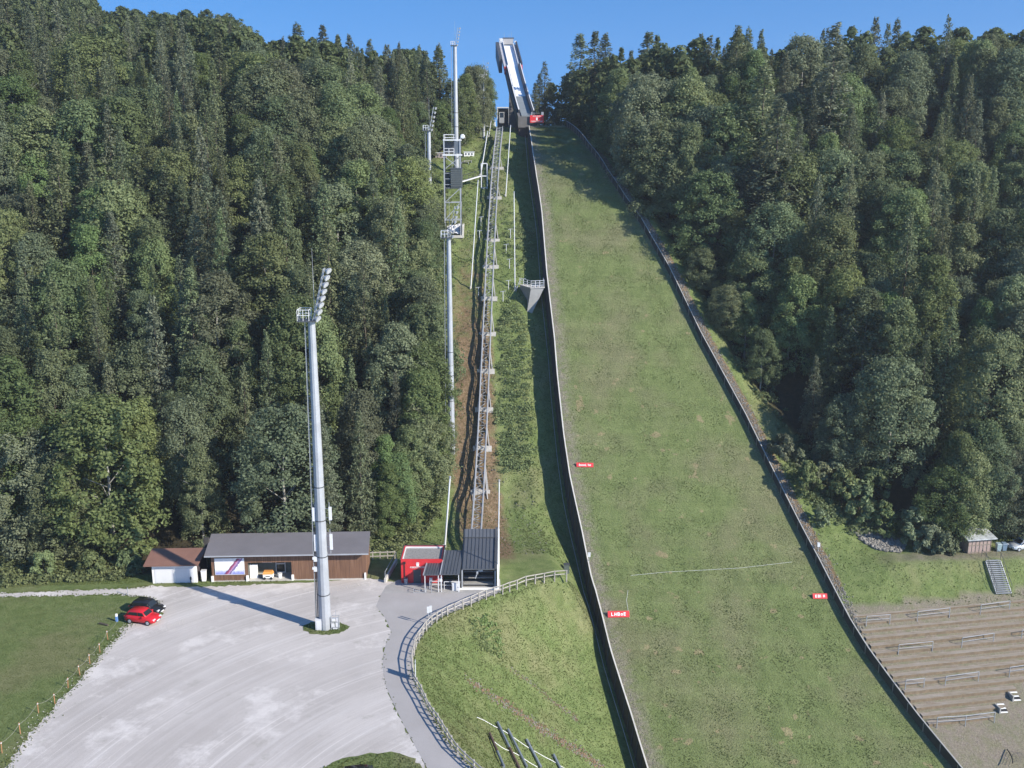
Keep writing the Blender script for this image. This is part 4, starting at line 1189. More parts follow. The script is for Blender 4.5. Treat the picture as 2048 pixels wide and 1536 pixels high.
# ------------------------------------------------------------------ floodlight masts
def floodlight_mast(B, H, r0, r1, lab, head=1.0, nl=8, lean=.9, main=False):
    """tapered steel pole, caged ladder, service platform, raked frame of round floodlights, lightning rod"""
    t = thing('floodlight_mast', lab, 'light mast', B, 0, 'floodlight masts beside the hill')
    mb = MB(); n = 6
    for i in range(n):
        a, b = i/n, (i+1)/n
        mb.cyl((0, 0, H*a-(.6 if i == 0 else 0)), (0, 0, H*b), r0+(r1-r0)*a, r0+(r1-r0)*b, 12)
    mb.build('pole', M['steel'], t)
    mb = MB()
    for f in (.12, .25, .37, .48): mb.cyl((0, 0, H*f-.05), (0, 0, H*f+.05), (r0+(r1-r0)*f)+.03, None, 12)
    mb.build('collar', M['dark_metal'], t)
    # ladder on the left side
    lx0, lx1 = -(r0+.30), -(r1+.30)
    lad = MB()
    for dy in (-.2, .2): lad.cyl((lx0, dy, .3), (lx1, dy, H), .03, .03, 5)
    for k in range(int(H/.6)):
        z = .4+k*.6; x = lx0+(lx1-lx0)*z/H; lad.cyl((x, -.2, z), (x, .2, z), .02, .02, 4)
    for k in range(int(H/2.5)):
        z = .8+k*2.5; f = z/H; lad.cyl((lx0+(lx1-lx0)*f, 0, z), (-(r0+(r1-r0)*f)+.02, 0, z), .03, .03, 4)
    lad.build('ladder', M['steel'], t)
    # platform
    pw = 1.9*head; pl = MB(); pl.box((-.35*head, 0, H+.06), (pw, pw*.85, .12)); pl.build('platform', M['dark_metal'], t)
    rl = MB(); hx, hy = pw/2, pw*.42; cx = -.35*head
    cor = [(cx-hx+.04, -hy+.04), (cx+.25*head, -hy+.04), (cx+.25*head, hy-.04), (cx-hx+.04, hy-.04)]
    for h in (.55, 1.1):
        for a, b in zip(cor, cor[1:]+cor[:1]): rl.cyl((*a, H+.12+h*head), (*b, H+.12+h*head), .03, .03, 5)
    for a, b in zip(cor, cor[1:]+cor[:1]):
        for f in (0, .5): rl.cyl((a[0]+(b[0]-a[0])*f, a[1]+(b[1]-a[1])*f, H+.1), (a[0]+(b[0]-a[0])*f, a[1]+(b[1]-a[1])*f, H+.12+1.1*head), .03, .03, 5)
    rl.build('railing', M['white_metal'], t)
    # raked lamp frame
    Lh = 5.3*head; fr = MB(); x0 = .38*head; x1 = x0+lean*head
    for dy in (-.35, .35): fr.cyl((x0-.15, dy*head, H+.1), (x1-.15, dy*head, H+Lh), .06*head, .05*head, 6)
    for k in range(7):
        f = k/6; x = x0+(x1-x0)*f-.15; fr.cyl((x, -.6*head, H+.2+f*(Lh-.3)), (x, .6*head, H+.2+f*(Lh-.3)), .04*head, .04*head, 5)
    fr.build('lamp_frame', M['steel'], t)
    k = 0
    for i in range(nl):
        f = i/(nl-1); z = H+.35*head+f*(Lh-.5*head); x = x0+(x1-x0)*f
        for dy in (-.38, .38):
            d = Vector((.80, -.40, -.42)).normalized(); p = Vector((x+.08, dy*head, z))
            mb = MB(); mb.cyl(p, p+d*.30*head, .12*head, .27*head, 12); mb.cyl(p+d*.30*head, p+d*.36*head, .29*head, .29*head, 12)
            fl = mb.build('floodlight', M['steel'], t)
            if head > .9:
                mb = MB(); mb.cyl(p+d*.365*head, p+d*.375*head, .24*head, .24*head, 10); mb.build('lens', M['glass_pale'], fl)
    mb = MB(); mb.cyl((x1*.4-.3, 0, H+.1), (x1*.4-.3, 0, H+Lh+2.0*head), .04*head, .012, 5); mb.build('lightning_rod', M['steel'], t)
    return t
M['glass_pale'] = basic('lamp_glass', (.45, .47, .5), .15, 0, .1, 2)
B1 = atz(651, 1257); H1 = ztop(B1, 642)
mast = floodlight_mast(B1, H1, .66, .36, 'tall grey floodlight mast with white antenna panels, standing in the gravel car park', 1.0, 8, 1.25, True)
for i, (u, v0, v1) in enumerate(((628, 1015, 1042), (661, 1014, 1040), (632, 1069, 1102), (663, 1068, 1099))):
    p = at(u, v1, B1.y-.2) - B1; z1 = at(u, v0, B1.y-.2).z
    mb = MB(); mb.box((p.x, p.y, (p.z+z1)/2), (.30, .16, z1-p.z)); mb.build('antenna_panel', M['white_metal'], mast)
    mb = MB(); 
    for f in (.15, .85): mb.cyl((p.x, p.y+.05, p.z+(z1-p.z)*f), (0, 0, p.z+(z1-p.z)*f), .03, .03, 5)
    mb.cyl((p.x*.9, p.y+.12, p.z-.5), (p.x*.9, p.y+.12, z1+.5), .035, .035, 6)
    mb.build('antenna_bracket', M['steel'], mast)
for v in (1118, 1138):
    p = at(631, v, B1.y-.3)-B1
    mb = MB(); mb.box((p.x, p.y, p.z), (.34, .25, .5)); mb.box((p.x-.22, p.y-.05, p.z+.1), (.16, .16, .25)); mb.build('radio_box', M['white_metal'], mast)
mb = MB(); mb.cyl((-.95, -.1, 1.3), (-.80, -.1, H1*.3), .08, .07, 6); mb.cyl((-.72, -.15, 1.3), (-.62, -.15, H1*.34), .06, .06, 6); mb.build('cable_duct', M['dark_metal'], mast)
cabinet(641, 1259, .92, .6, 1.25, 'white electrical cabinet standing left of the foot of the big floodlight mast')
def gauge_stand():
    p = atz(671, 1258); t = thing('equipment_stand', 'small steel stand crowded with white boxes, right of the foot of the big floodlight mast', 'equipment stand', p)
    mb = MB()
    for dx, dy in ((-.4, -.25), (.4, -.25), (.4, .25), (-.4, .25)): mb.cyl((dx, dy, 0), (dx, dy, 1.5), .035, .035, 6)
    for z in (.3, .9, 1.45): mb.tube([(-.4, -.25, z), (.4, -.25, z), (.4, .25, z), (-.4, .25, z), (-.4, -.25, z)], .03, 5)
    mb.build('frame', M['steel'], t)
    for x, z, w, h in ((-.2, .55, .32, .4), (.22, .62, .3, .5), (-.12, 1.15, .4, .32), (.28, 1.2, .22, .4), (0, .2, .5, .2)):
        mb = MB(); mb.box((x, -.12, z), (w, .25, h)); mb.build('box', M['white_metal'], t)
    mb = MB(); mb.cyl((.1, 0, 1.45), (.1, 0, 2.3), .03, .02, 6); mb.build('mast_pipe', M['steel'], t)
gauge_stand()

B2 = G(903.5, 905); floodlight_mast(B2, ztop(B2, 476)-B2.z, .52, .30, 'grey floodlight mast rising in front of the coaches tower, its foot hidden by trees', .82, 7, .9)
B3 = G(861, 455); floodlight_mast(B3, ztop(B3, 262)-B3.z, .46, .32, 'shorter floodlight mast at the wood edge, left of the coaches tower', .75, 6, 1.0)
B4 = G(913, 346); floodlight_mast(B4, ztop(B4, 92)-B4.z, .52, .34, 'tall floodlight mast behind the coaches tower, reaching into the sky', .62, 6, .8)
B5 = G(967.5, 277); floodlight_mast(B5, ztop(B5, 158)-B5.z, .30, .14, 'slim floodlight mast farthest up, just left of the upper lift station', .62, 5, .9)
for o in list(SC.objects):
    if o.name.startswith('floodlight_mast') and o.location == B2: pass

# ------------------------------------------------------------------ coaches' lattice tower
def coaches_tower():
    base = G(906, 474); y0 = base.y; y1 = y0+2.6
    x0, x1 = at(890.5, 474, y0).x, at(922, 474, y0).x
    def zz(v): return at(0, v, y0).z
    c = Vector(((x0+x1)/2, y0, base.z)); zt = zz(279)
    t = thing('coaches_tower', 'steel lattice tower with stacked dark grey cabins and open upper platform', 'tower', c)
    for x in (x0, x1):
        for y in (y0, y1):
            g = Tz(x, y); mb = MB(c); mb.beam((x, y, g-.4), (x, y, zt), .20); mb.build('corner_post', M['steel'] if y == y0 else M['dark_metal'], t)
    mb = MB(c)
    lv = [zz(v) for v in (440, 405, 376)]
    for a, b in zip(lv[:-1], lv[1:]):
        for y in (y0, y1):
            mb.beam((x0, y, a), (x1, y, a), .13); mb.beam((x0, y, a), (x1, y, b), .11)
        for x in (x0, x1): mb.beam((x, y0, a), (x, y1, b), .11); mb.beam((x, y0, a), (x, y1, a), .11)
    mb.beam((x0, y0, zz(312)), (x1, y0, zz(338)), .1); mb.beam((x0, y1, zz(338)), (x1, y1, zz(312)), .12)
    mb.build('bracing', M['steel'], t)
    def floor(v, over=.12, m='white_metal'):
        mb = MB(c); z = zz(v); mb.box(((x0+x1)/2, (y0+y1)/2, z), (x1-x0+2*over, y1-y0+2*over, .22)); return mb.build('floor', M[m], t)
    floor(376, .1, 'dark_metal'); floor(310, .25); 
    mb = MB(c); mb.box(((x0+x1)/2, (y0+y1)/2, zz(280)), (x1-x0+.3, y1-y0+.3, .2)); mb.build('roof', M['white_metal'], t)
    # lower cabin: louvred box on the right
    xa = x0+(x1-x0)*.40
    za, zb = zz(375), zz(337)
    mb = MB(c); mb.box(((xa+x1+.25)/2, (y0+y1)/2-.1, (za+zb)/2), (x1+.25-xa, y1-y0+.2, zb-za)); cab = mb.build('cabin', basic('slate_cladding', (.085, .10, .10), .6, .1, .1, 1), t)
    mb = MB(c)
    for k in range(9): mb.box(((xa+x1+.25)/2, y0-.23, za+.2+(zb-za-.3)*k/8), (x1+.1-xa, .06, .07))
    mb.build('louvre', M['dark_metal'], cab)
    mb = MB(c); mb.box(((xa+x1+.25)/2, (y0+y1)/2-.1, zb+.05), (x1+.4-xa, y1-y0+.35, .1)); mb.build('cabin_roof', M['roof_metal'], cab)
    # landing left of the cabin
    mb = MB(c)
    for f in (.15, .45, .75): mb.cyl((x0, y0, za+(zb-za)*f), (xa, y0, za+(zb-za)*f), .05, .05, 5)
    mb.build('landing_rail', M['steel'], t)
    mb = MB(c); mb.box(((x0+xa)/2, y1-.1, (za+zb)/2-.3), (xa-x0-.15, .12, (zb-za)*.8)); mb.build('rear_panel', M['dark_metal'], t)
    # upper platform: grey panel on the right, railing on the left
    z2, z3 = zz(309), zz(281)
    xb = x0+(x1-x0)*.62
    mb = MB(c); mb.box(((xb+x1)/2, y0+.1, (z2+z3)/2), (x1-xb-.1, .12, z3-z2-.25)); mb.build('panel', basic('blue_grey_panel', (.12, .14, .165), .5, .1, .08, 1), t)
    mb = MB(c); mb.box(((x0+x1)/2, y1, (z2+z3)/2), (x1-x0-.2, .1, z3-z2-.25)); mb.build('rear_panel', M['dark_metal'], t)
    mb = MB(c)
    for h in (.5, 1.0): mb.cyl((x0, y0, z2+h), (xb, y0, z2+h), .05, .05, 5); mb.cyl((x0, y0, z2+h), (x0, y1, z2+h), .05, .05, 5)
    for f in (0, .5, 1): mb.cyl((x0+(xb-x0)*f, y0, z2+.1), (x0+(xb-x0)*f, y0, z2+1), .05, .05, 5)
    mb.build('railing', M['white_metal'], t)
    mb = MB(c)
    for h in (.5, 1.0): mb.tube([(x0, y0, z3+h), (x0, y1, z3+h), (x1-1.0, y1, z3+h)], .045, 5); mb.cyl((x0, y0, z3+h), (xb, y0, z3+h), .045, .045, 5)
    for p in ((x0, y0), (x0, y1), (xb, y0)): mb.cyl((*p, z3), (*p, z3+1), .045, .045, 5)
    mb.build('roof_railing', M['white_metal'], t)
    p = at(926, 273, y0); mb = MB(c); mb.cyl((x1, y0, z3), (x1+.1, y0, p.z), .04, .04, 5); mb.cyl((p.x-.1, y0-.12, p.z), (p.x-.1, y0+.06, p.z), .30, .42, 12); mb.build('dish', M['white_metal'], t)
    # concrete frame at the foot
    mb = MB(c); zf = base.z
    mb.box(((x0+x1)/2+.1, y0-.25, zf+.05), (x1-x0+.7, .3, .45)); mb.box((x1+.35, (y0+y1)/2, zf+1.0), (.28, y1-y0+.4, 2.2)); mb.build('foundation', M['pale_concrete'], t)
    # pale sheet and gear stored in the foot
    d = thing('stored_sheeting', 'crumpled pale tarpaulin lying on the slope inside the foot of the coaches tower', 'tarpaulin', c)
    mb = MB(c); rr = random.Random(2); n = 9
    g = [[Vector((x0+.2+(x1-x0-.4)*i/(n-1), y0+.15+2.2*j/(n-1), 0)) for i in range(n)] for j in range(n)]
    vs = []
    for row in g:
        for p in row: vs.append((p.x, p.y, Tz(p.x, p.y)+.25+rr.uniform(0, .35)))
    mb.add(vs, [(j*n+i, j*n+i+1, (j+1)*n+i+1, (j+1)*n+i) for j in range(n-1) for i in range(n-1)])
    o = mb.build('sheet', basic('pale_tarpaulin', (.66, .66, .70), .7, 0, .2, 1), d)
coaches_tower()

# ------------------------------------------------------------------ tall slim wind-net poles
def slim_pole(ub, vb, ut, vt, r, lab, stay=None):
    b = G(ub, vb); p = at(ut, vt, b.y+.3)
    t = thing('wind_net_pole', lab, 'pole', b, 0, 'tall slim white poles along the lift')
    mb = MB(b); mb.cyl(b-Vector((0, 0, .5)), p, r, r*.7, 8); mb.build('pole', M['white_metal'], t)
    mb = MB(b); mb.cyl(b+Vector((0, 0, -.1)), b+Vector((0, 0, .35)), r*1.9, r*1.7, 8); mb.build('foot', M['pale_concrete'], t)
    mb = MB(b); mb.cyl(p-Vector((0, 0, .1)), p+Vector((0, 0, .18)), r*1.1, r*1.1, 8); mb.build('pulley', M['steel'], t)
    if stay:
        q = lift_point(*stay); mb = MB(b); mb.cyl(p-Vector((0, 0, .3)), q, .02, .02, 4); mb.build('stay', M['steel'], t)
slim_pole(889, 1094, 900, 955, .13, 'slim white pole behind the red kiosk, left of the lift track')
slim_pole(995.5, 1172, 998.5, 962, .09, 'slim white pole right of the white wall of the lower lift station', (965, 968))
slim_pole(941, 577, 956, 362, .10, 'slim white pole left of the lift track, below the footbridge')
slim_pole(960, 352, 975, 264, .12, 'slim white pole above the footbridge, left of the lift track')
slim_pole(1030, 577, 1028, 385, .09, 'slim white pole left of the concrete lookout, right of the lift track')
slim_pole(1011, 392, 1021, 252, .10, 'slim white pole right of the upper stretch of the lift track')
slim_pole(977, 273, 982, 243, .09, 'short slim white pole in front of the pale hut near the upper station')
# ------------------------------------------------------------------ small T-posts on the slope
for u, v, lab in ((962, 452, 'small T-shaped post left of the lift track, uppermost of those on that side'), (959, 480, 'small T-shaped post left of the lift track, just below the uppermost one'), (957, 594, 'small T-shaped post left of the lift track, level with the concrete lookout'),
               (1021, 477, 'small T-shaped post right of the lift track, uppermost of those on that side'), (1012.5, 507, 'small T-shaped post right of the lift track, second from the top on that side'), (1019, 537, 'small T-shaped post right of the lift track, third from the top on that side'),
               (1017, 580, 'small T-shaped post right of the lift track, beside the concrete lookout'), (1006, 602, 'small T-shaped post right of the lift track, lowest of those on that side')):
    b = G(u, v); t = thing('t_post', lab, 'post', b, 0, 'small T-shaped posts on the slope')
    mb = MB(); mb.cyl((0, 0, -.3), (0, 0, 1.55), .06, .05, 6); mb.build('post', M['white_metal'], t)
    mb = MB(); mb.beam((-.45, 0, 1.5), (.45, 0, 1.62), .09); mb.build('crossbar', M['steel'], t)

# ------------------------------------------------------------------ concrete lookout on the slope
def lookout():
    y = G(1066, 627).y; zt = at(0, 577, y).z
    a, b = at(1062, 577, y), at(1088, 576, y); f0, f1 = at(1052, 627, y), at(1061, 624, y)
    base = Vector((f0.x, y, Tz(f0.x, y)))
    t = thing('concrete_lookout', 'wedge-shaped grey concrete lookout jutting from the slope, with a railed deck', 'lookout', base)
    # back line runs into the slope
    yb = y+4.2; la = at(1040, 580, y+2.2)
    A, Bv, F0, F1 = a, b, f0-Vector((0, 0, .8)), f1-Vector((0, 0, .8))
    L = Vector((la.x, yb, zt)); Rb = Vector((b.x, yb, zt))
    FL = Vector((la.x+.6, yb, zt-4.2)); FR = Vector((f1.x+.3, yb, zt-4.2))
    mb = MB(base); mb.add([A, Bv, F1, F0, L, Rb, FR, FL], [(0, 1, 2, 3), (0, 3, 7, 4), (1, 5, 6, 2), (4, 5, 1, 0), (4, 7, 6, 5), (3, 2, 6, 7)])
    mb.build('wedge', M['concrete'], t)
    mb = MB(base); up = Vector((0, 0, .14)); ring = [A+Vector((-.1, -.12, 0)), Bv+Vector((.12, -.12, 0)), Rb+Vector((.12, 0, 0)), L+Vector((-.1, 0, 0))]
    mb.prism([p+Vector((0, 0, .004)) for p in ring], [p+up for p in ring]); mb.build('deck', M['pale_concrete'], t)
    mb = MB(base); H = 1.1
    run = [L+up, A+up, Bv+up, Rb+up]
    for h in (.35, .72, H): mb.tube([p+Vector((0, 0, h)) for p in run], .045, 5)
    for p, q in zip(run[:-1], run[1:]):
        for k in range(4): s = p.lerp(q, k/3); mb.cyl(s, s+Vector((0, 0, H)), .05, .05, 5)
    mb.build('railing', M['white_metal'], t)
    mb = MB(base); mb.tube([at(1030, 592, yb-1)+Vector((0, 0, .3)), L+Vector((0, 0, 1.0)), L+Vector((1.0, 0, 1.1))], .05, 5); mb.tube([at(1017, 602, yb-1.5)+Vector((0, 0, .2)), L+Vector((-.3, -.2, .1))], .05, 5); mb.build('stair_rail', M['steel'], t)
lookout()

# ------------------------------------------------------------------ things around the upper station
def top_hut():
    b = G(979, 252); y = b.y+1; x0, x1 = at(966, 250, y).x, at(991, 250, y).x; z0 = at(0, 252, y).z; z1 = at(0, 241, y).z
    c = Vector((x0, y, z0)); t = thing('white_hut', 'low white hut with flat white roof beside the upper lift station', 'hut', c)
    W = x1-x0
    mb = MB(c); mb.box(((x0+x1)/2, y+1.3, (z0+z1)/2-.4), (W, 2.6, z1-z0-.1)); mb.build('wall', M['white_paint'], t)
    mb = MB(c); mb.box(((x0+x1)/2, y-.02, z1-.22), (W*.85, .05, .34)); mb.build('window', M['glass'], t)
    mb = MB(c); mb.box(((x0+x1)/2+.1, y+1.2, z1+.12), (W+.5, 3.0, .16)); mb.build('roof', M['white_metal'], t)
    mb = MB(c); mb.box(((x0+x1)/2-.3, y+2.2, z1+.75), (.9, .1, .8)); mb.cyl((((x0+x1)/2-.3), y+2.2, z1), ((x0+x1)/2-.3, y+2.2, z1+.5), .06, .06, 5); mb.build('sign', M['white_metal'], t)
    def low(u, v0, v1, w, lab, m, nm, cat):
        p = G(u, v0); h = ztop(p, v1)-p.z; tt = thing(nm, lab, cat, p)
        mb = MB(); mb.box((0, .6, h*.5), (w, 1.2, h)); mb.build('body', m, tt)
        mb = MB(); mb.box((0, .6, h+.05), (w+.2, 1.4, .1)); mb.build('top', M['white_metal'], tt)
        for k in (-1, 0, 1):
            mb = MB(); mb.box((k*w*.3, -.02, h*.55), (w*.14, .04, h*.4)); mb.build('panel', M['dark_metal'], tt)
    low(938, 313, 304, 2.0, 'low white equipment container on the meadow right of the coaches tower', M['white_paint'], 'container', 'container')
    low(882, 317, 306, 2.2, 'stack of pale goods at the wood edge left of the coaches tower', basic('pinkish_goods', (.30, .25, .24), .8, 0, .4, 3), 'stacked_goods', 'goods')
    for u, v, lab in ((936, 326, 'upper pale bench on the meadow right of the coaches tower'), (930, 329, 'lower pale bench on the meadow right of the coaches tower')):
        p = G(u, v); tt = thing('bench', lab, 'bench', p, .1)
        mb = MB(); mb.box((0, 0, .45), (1.7, .4, .07)); mb.build('seat', M['fence_wood'], tt)
        for k in (-.65, .65):
            mb = MB(); mb.box((k, 0, .2), (.08, .35, .42)); mb.build('leg', M['steel'], tt)
top_hut()
# ------------------------------------------------------------------ in-run tower and take-off
def inrun():
    # centre line seen from below: (u, v of the running surface, distance)
    y0, y1 = 226.5, 268.0
    C = [(1054, 231, y0), (1047, 213, 231.5), (1041, 190, 238), (1034.5, 165, 245.5), (1027.5, 136, 253.5), (1021, 110, 261), (1015.5, 89, y1)]
    pts = [at(*c) for c in C]
    ys = np.array([p.y for p in pts]); cx = np.polyfit(ys, [p.x for p in pts], 2); cz = np.polyfit(ys, [p.z for p in pts], 3)
    def S(y): return Vector((float(np.polyval(cx, y)), y, float(np.polyval(cz, y))))
    base = Vector((S(y0+8).x, y0+8, Tz(S(y0+8).x, y0+8)))
    t = thing('inrun_tower', 'leaning in-run tower of the ski jump, white track between dark side walls', 'ski jump tower', base)
    def sweep(nm, m, ya, yb, x_l, x_r, z_lo, z_hi, parent=t, step=1.5):
        mb = MB(base); n = max(1, int((yb-ya)/step)); yy = np.linspace(ya, yb, n+1)
        for a, b in zip(yy[:-1], yy[1:]):
            A, B = S(a), S(b)
            def quad(p, z): return [(p.x+x_l, p.y, p.z+z), (p.x+x_r, p.y, p.z+z)]
            lo = quad(A, z_lo)+quad(B, z_lo)[::-1]; hi = quad(A, z_hi)+quad(B, z_hi)[::-1]
            mb.prism(lo, hi)
        return mb.build(nm, m, parent)
    hw = 1.12
    sweep('track_bed', M['concrete_dark'], y0, y1, -hw-.75, hw+.75, -2.6, -.25)
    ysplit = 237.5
    sweep('track', M['white_track'], ysplit, y1-1.0, -hw, hw, -.24, 0)
    sweep('lower_track', basic('shade_grey_track', (.20, .225, .24), .5, 0, .1, .8), y0, ysplit-.02, -hw, hw, -.24, -.005)  # shade on the lower stretch of the white track, put in as grey colour
    sweep('side_wall', basic('dark_side_wall', (.06, .062, .072), .6, 0, .15, .6), y0+2, y1-14, -hw-.42, -hw-.28, -.24, .5)
    sweep('side_wall', basic('navy_side_wall', (.035, .038, .05), .6, 0, .15, .6), y0+.5, y1-14, hw+.02, hw+.48, -.24, .85)
    sweep('wall_cap', M['white_metal'], y0+2, y1-14, -hw-.48, -hw-.22, .502, .60); sweep('wall_cap', M['white_metal'], y0+.5, y1-14, hw+.44, hw+.62, .86, .96)
    sweep('walkway', M['dark_metal'], y0+4, y1-16, -hw-.95, -hw-.46, -.24, -.02)
    # wider start section
    ya, yb = y1-14.5, y1
    sweep('start_gallery', M['start_panel'], ya, yb, -hw-1.15, -hw-.04, -.9, .28); sweep('start_gallery', M['start_panel'], ya, yb-.8, hw+.04, hw+.75, -.9, .30)
    sweep('start_rail', M['white_metal'], ya, yb, -hw-.20, -hw-.06, .284, .75); sweep('start_rail', M['white_metal'], ya, yb-.8, hw+.05, hw+.18, .304, .8)
    sweep('outer_wall', basic('dark_blue_cladding', (.05, .055, .07), .55, 0, .12, .6), ya, yb-1.2, hw+.76, hw+1.05, -1.0, 1.25)
    sweep('lift_shaft', basic('dark_shaft_cladding', (.055, .062, .075), .55, 0, .15, .5), y1-9.5, y1, -hw-2.0, -hw-1.18, -3.2, .55)
    p = S(ya)
    for x0, x1, za, zb, nm in ((-hw-1.15, -hw-.04, -1.5, .3, 'end_panel'), (hw+.06, hw+1.05, -1.2, .7, 'end_panel')):
        mb = MB(base); mb.box((p.x+(x0+x1)/2, p.y-.12, p.z+(za+zb)/2), (x1-x0, .12, zb-za)); mb.build(nm, M['red_paint'], t)
    # cabin and shelters on top
    q = S(y1)
    mb = MB(base); mb.box((q.x+.1, q.y+.9, q.z+.75), (2.6, 1.6, 1.5)); mb.build('start_cabin', basic('grey_cabin', (.38, .37, .37), .6, 0, .1, 1), t)
    mb = MB(base); mb.box((q.x+.1, q.y+.9, q.z+1.58), (2.9, 1.9, .14)); mb.build('cabin_roof', M['dark_metal'], t)
    mb = MB(base); mb.box((q.x-1.75, q.y+.2, q.z+.9), (.9, .9, 1.0)); mb.cyl((q.x-1.75, q.y-.32, q.z+1.0), (q.x-1.75, q.y-.2, q.z+1.0), .34, .42, 10); mb.build('floodlight', M['white_metal'], t)
    mb = MB(base); mb.cyl((q.x+2.0, q.y-1.3, q.z-.4), (q.x+2.0, q.y-1.3, q.z+.5), .08, .08, 6); mb.box((q.x+1.95, q.y-1.3, q.z+.45), (.5, .4, .5)); mb.build('lamp', M['white_metal'], t)
    for dx, h in ((-.9, 1.4), (.9, 1.7), (.3, 1.1)):
        mb = MB(base); mb.cyl((q.x+dx, q.y+1.2, q.z+1.6), (q.x+dx, q.y+1.2, q.z+1.65+h), .03, .02, 5); mb.build('antenna', M['steel'], t)
    # starting number frame on the track
    r = S(y1-3.2)
    mb = MB(base)
    for dz in (.02, ): mb.box((r.x+.65, r.y, r.z+.06), (.75, .06, .06)); mb.box((r.x+.65, r.y+1.0, r.z+.56), (.75, .06, .06)); mb.box((r.x+.35, r.y+.5, r.z+.31), (.06, 1.05, .06)); mb.box((r.x+1.0, r.y+.5, r.z+.31), (.06, 1.05, .06))
    mb.build('start_gate', basic('lilac_gate', (.45, .36, .42), .6), t)
    # tapering concrete pylon under the tower
    for yy, w0 in ((256, 1.6), (243, 1.5)):
        s = S(yy); g = Tz(s.x, yy)
        mb = MB(base); mb.prism([(s.x-w0*.6, yy-1.3, g-1), (s.x+w0*.6, yy-1.3, g-1), (s.x+w0*.6, yy+1.3, g-1), (s.x-w0*.6, yy+1.3, g-1)], [(s.x-w0*.5, yy-.9, s.z-2.5), (s.x+w0*.5, yy-.9, s.z-2.5), (s.x+w0*.5, yy+.9, s.z-1.6), (s.x-w0*.5, yy+.9, s.z-1.6)]); mb.build('pylon', M['concrete_dark'], t)
    # take-off block: dark red-brown timber body under the lowest part of the track
    e = S(y0)
    tb = thing('take_off_table', 'dark reddish timber take-off block under the lower end of the in-run', 'take-off', Vector((e.x, y0, Tz(e.x, y0))))
    bb = tb.location.copy()
    xa, xb, xm = at(1031, 240, y0+1).x, at(1059, 240, y0).x, e.x
    zg = Tz(e.x, y0)-1.2; zs = e.z-2.7
    mb = MB(bb)
    mb.prism([(xa+.4, y0+.3, zg), (xb, y0+.3, zg), (xb, y0+9, zg), (xa, y0+9, zg)], [(xa+.9, y0+.3, e.z-.35), (xb, y0+.3, e.z-.35), (xb, y0+9, e.z-.1), (xa+.1, y0+9, e.z+1.6)])
    mb.build('body', basic('dark_red_timber', (.085, .055, .05), .85, 0, .3, 1.6), tb)
    mb = MB(bb)
    for k in range(6): x = xa+.8+(xb-xa-1)*k/5; mb.box((x, y0+.24, (zg+e.z)/2-.3), (.09, .08, e.z-zg-.8))
    mb.build('batten', M['dark_wood'], tb)
    xr = at(1087.5, 240, y0-.4).x
    mb = MB(bb); mb.box(((xb+xr)/2, y0+1.5, e.z-.75), (xr-xb, 3.2, .5)); mb.build('table_deck', M['concrete_dark'], tb)
    mb = MB(bb)
    for x in (xb+.3, (xb+xr)/2, xr-.3): mb.box((x, y0+2.4, (e.z-.9+zg)/2), (.25, .25, e.z-.9-zg))
    mb.build('trestle', M['dark_wood'], tb)
    # red front board with emblem and two lines of white lettering
    ya = y0-.35
    l, r2 = at(1060, 245.5, ya), at(1087.3, 245.5, ya); zt = at(0, 230.5, ya).z
    fb = thing('front_board', 'red board with white emblem and lettering across the front of the take-off', 'sign', l)
    W = r2.x-l.x; Hh = zt-l.z
    mb = MB(l); mb.box((l.x+W/2, ya, l.z+Hh/2), (W, .1, Hh)); mb.build('board', M['red_bright'], fb)
    mb = MB(l); mb.box((l.x+W/2, ya+.5, l.z-.12), (W*.96, .9, .2)); mb.build('underside', M['dark_wood'], fb)
    for txt, sz, f in (('SKIFLIEGEN', .36, .86), ('OBERSTDORF', .42, .17)):
        me = text_mesh(txt, sz); me.materials.append(M['white_letter']); o = link('lettering', me, fb)
        o.location = (W/2, -.065, Hh*f); o.rotation_euler = (R(90), 0, 0)
    mb = MB(l); ex, ez = l.x+W/2, l.z+Hh*.50
    mb.box((ex, ya-.065, ez-.04), (.32, .03, .44))
    for k in range(4): mb.box((ex-.13+k*.087, ya-.063, ez+.27), (.06, .03, .16))
    mb.build('emblem', M['white_letter'], fb)
    mb = MB(l)
    for f in (.13, .87, .95): mb.box((l.x+W*f, ya+.3, zt+.35), (.22, .3, .7))
    mb.cyl((l.x, ya+.5, zt+.45), (l.x+W, ya+.5, zt+.45), .03, .03, 5)
    mb.build('fixing', M['steel'], fb)
    # small railed landing at the foot of the take-off
    p = G(1046, 252)
    ld = thing('landing_platform', 'small pale railed platform below the take-off block', 'platform', p)
    mb = MB(); mb.box((0, 0, .35), (1.3, 1.0, .12)); mb.build('deck', M['steel'], ld)
    mb = MB()
    for x in (-.6, 0, .6): mb.cyl((x, -.45, 0), (x, -.45, 1.4), .04, .04, 5)
    mb.tube([(-.6, -.45, .9), (.6, -.45, .9)], .035); mb.tube([(-.6, -.45, 1.4), (.6, -.45, 1.4)], .035); mb.build('railing', M['steel'], ld)
M['white_track'] = basic('white_track_surface', (.80, .81, .84), .45, 0, .04, .6)
M['concrete_dark'] = basic('dark_concrete', (.13, .125, .125), .9, 0, .15, .6)
M['start_panel'] = basic('grey_start_panel', (.40, .40, .43), .6, 0, .12, 1.2)
M['red_bright'] = basic('bright_red_board', (.70, .035, .04), .5, 0, .06, .8)
inrun()
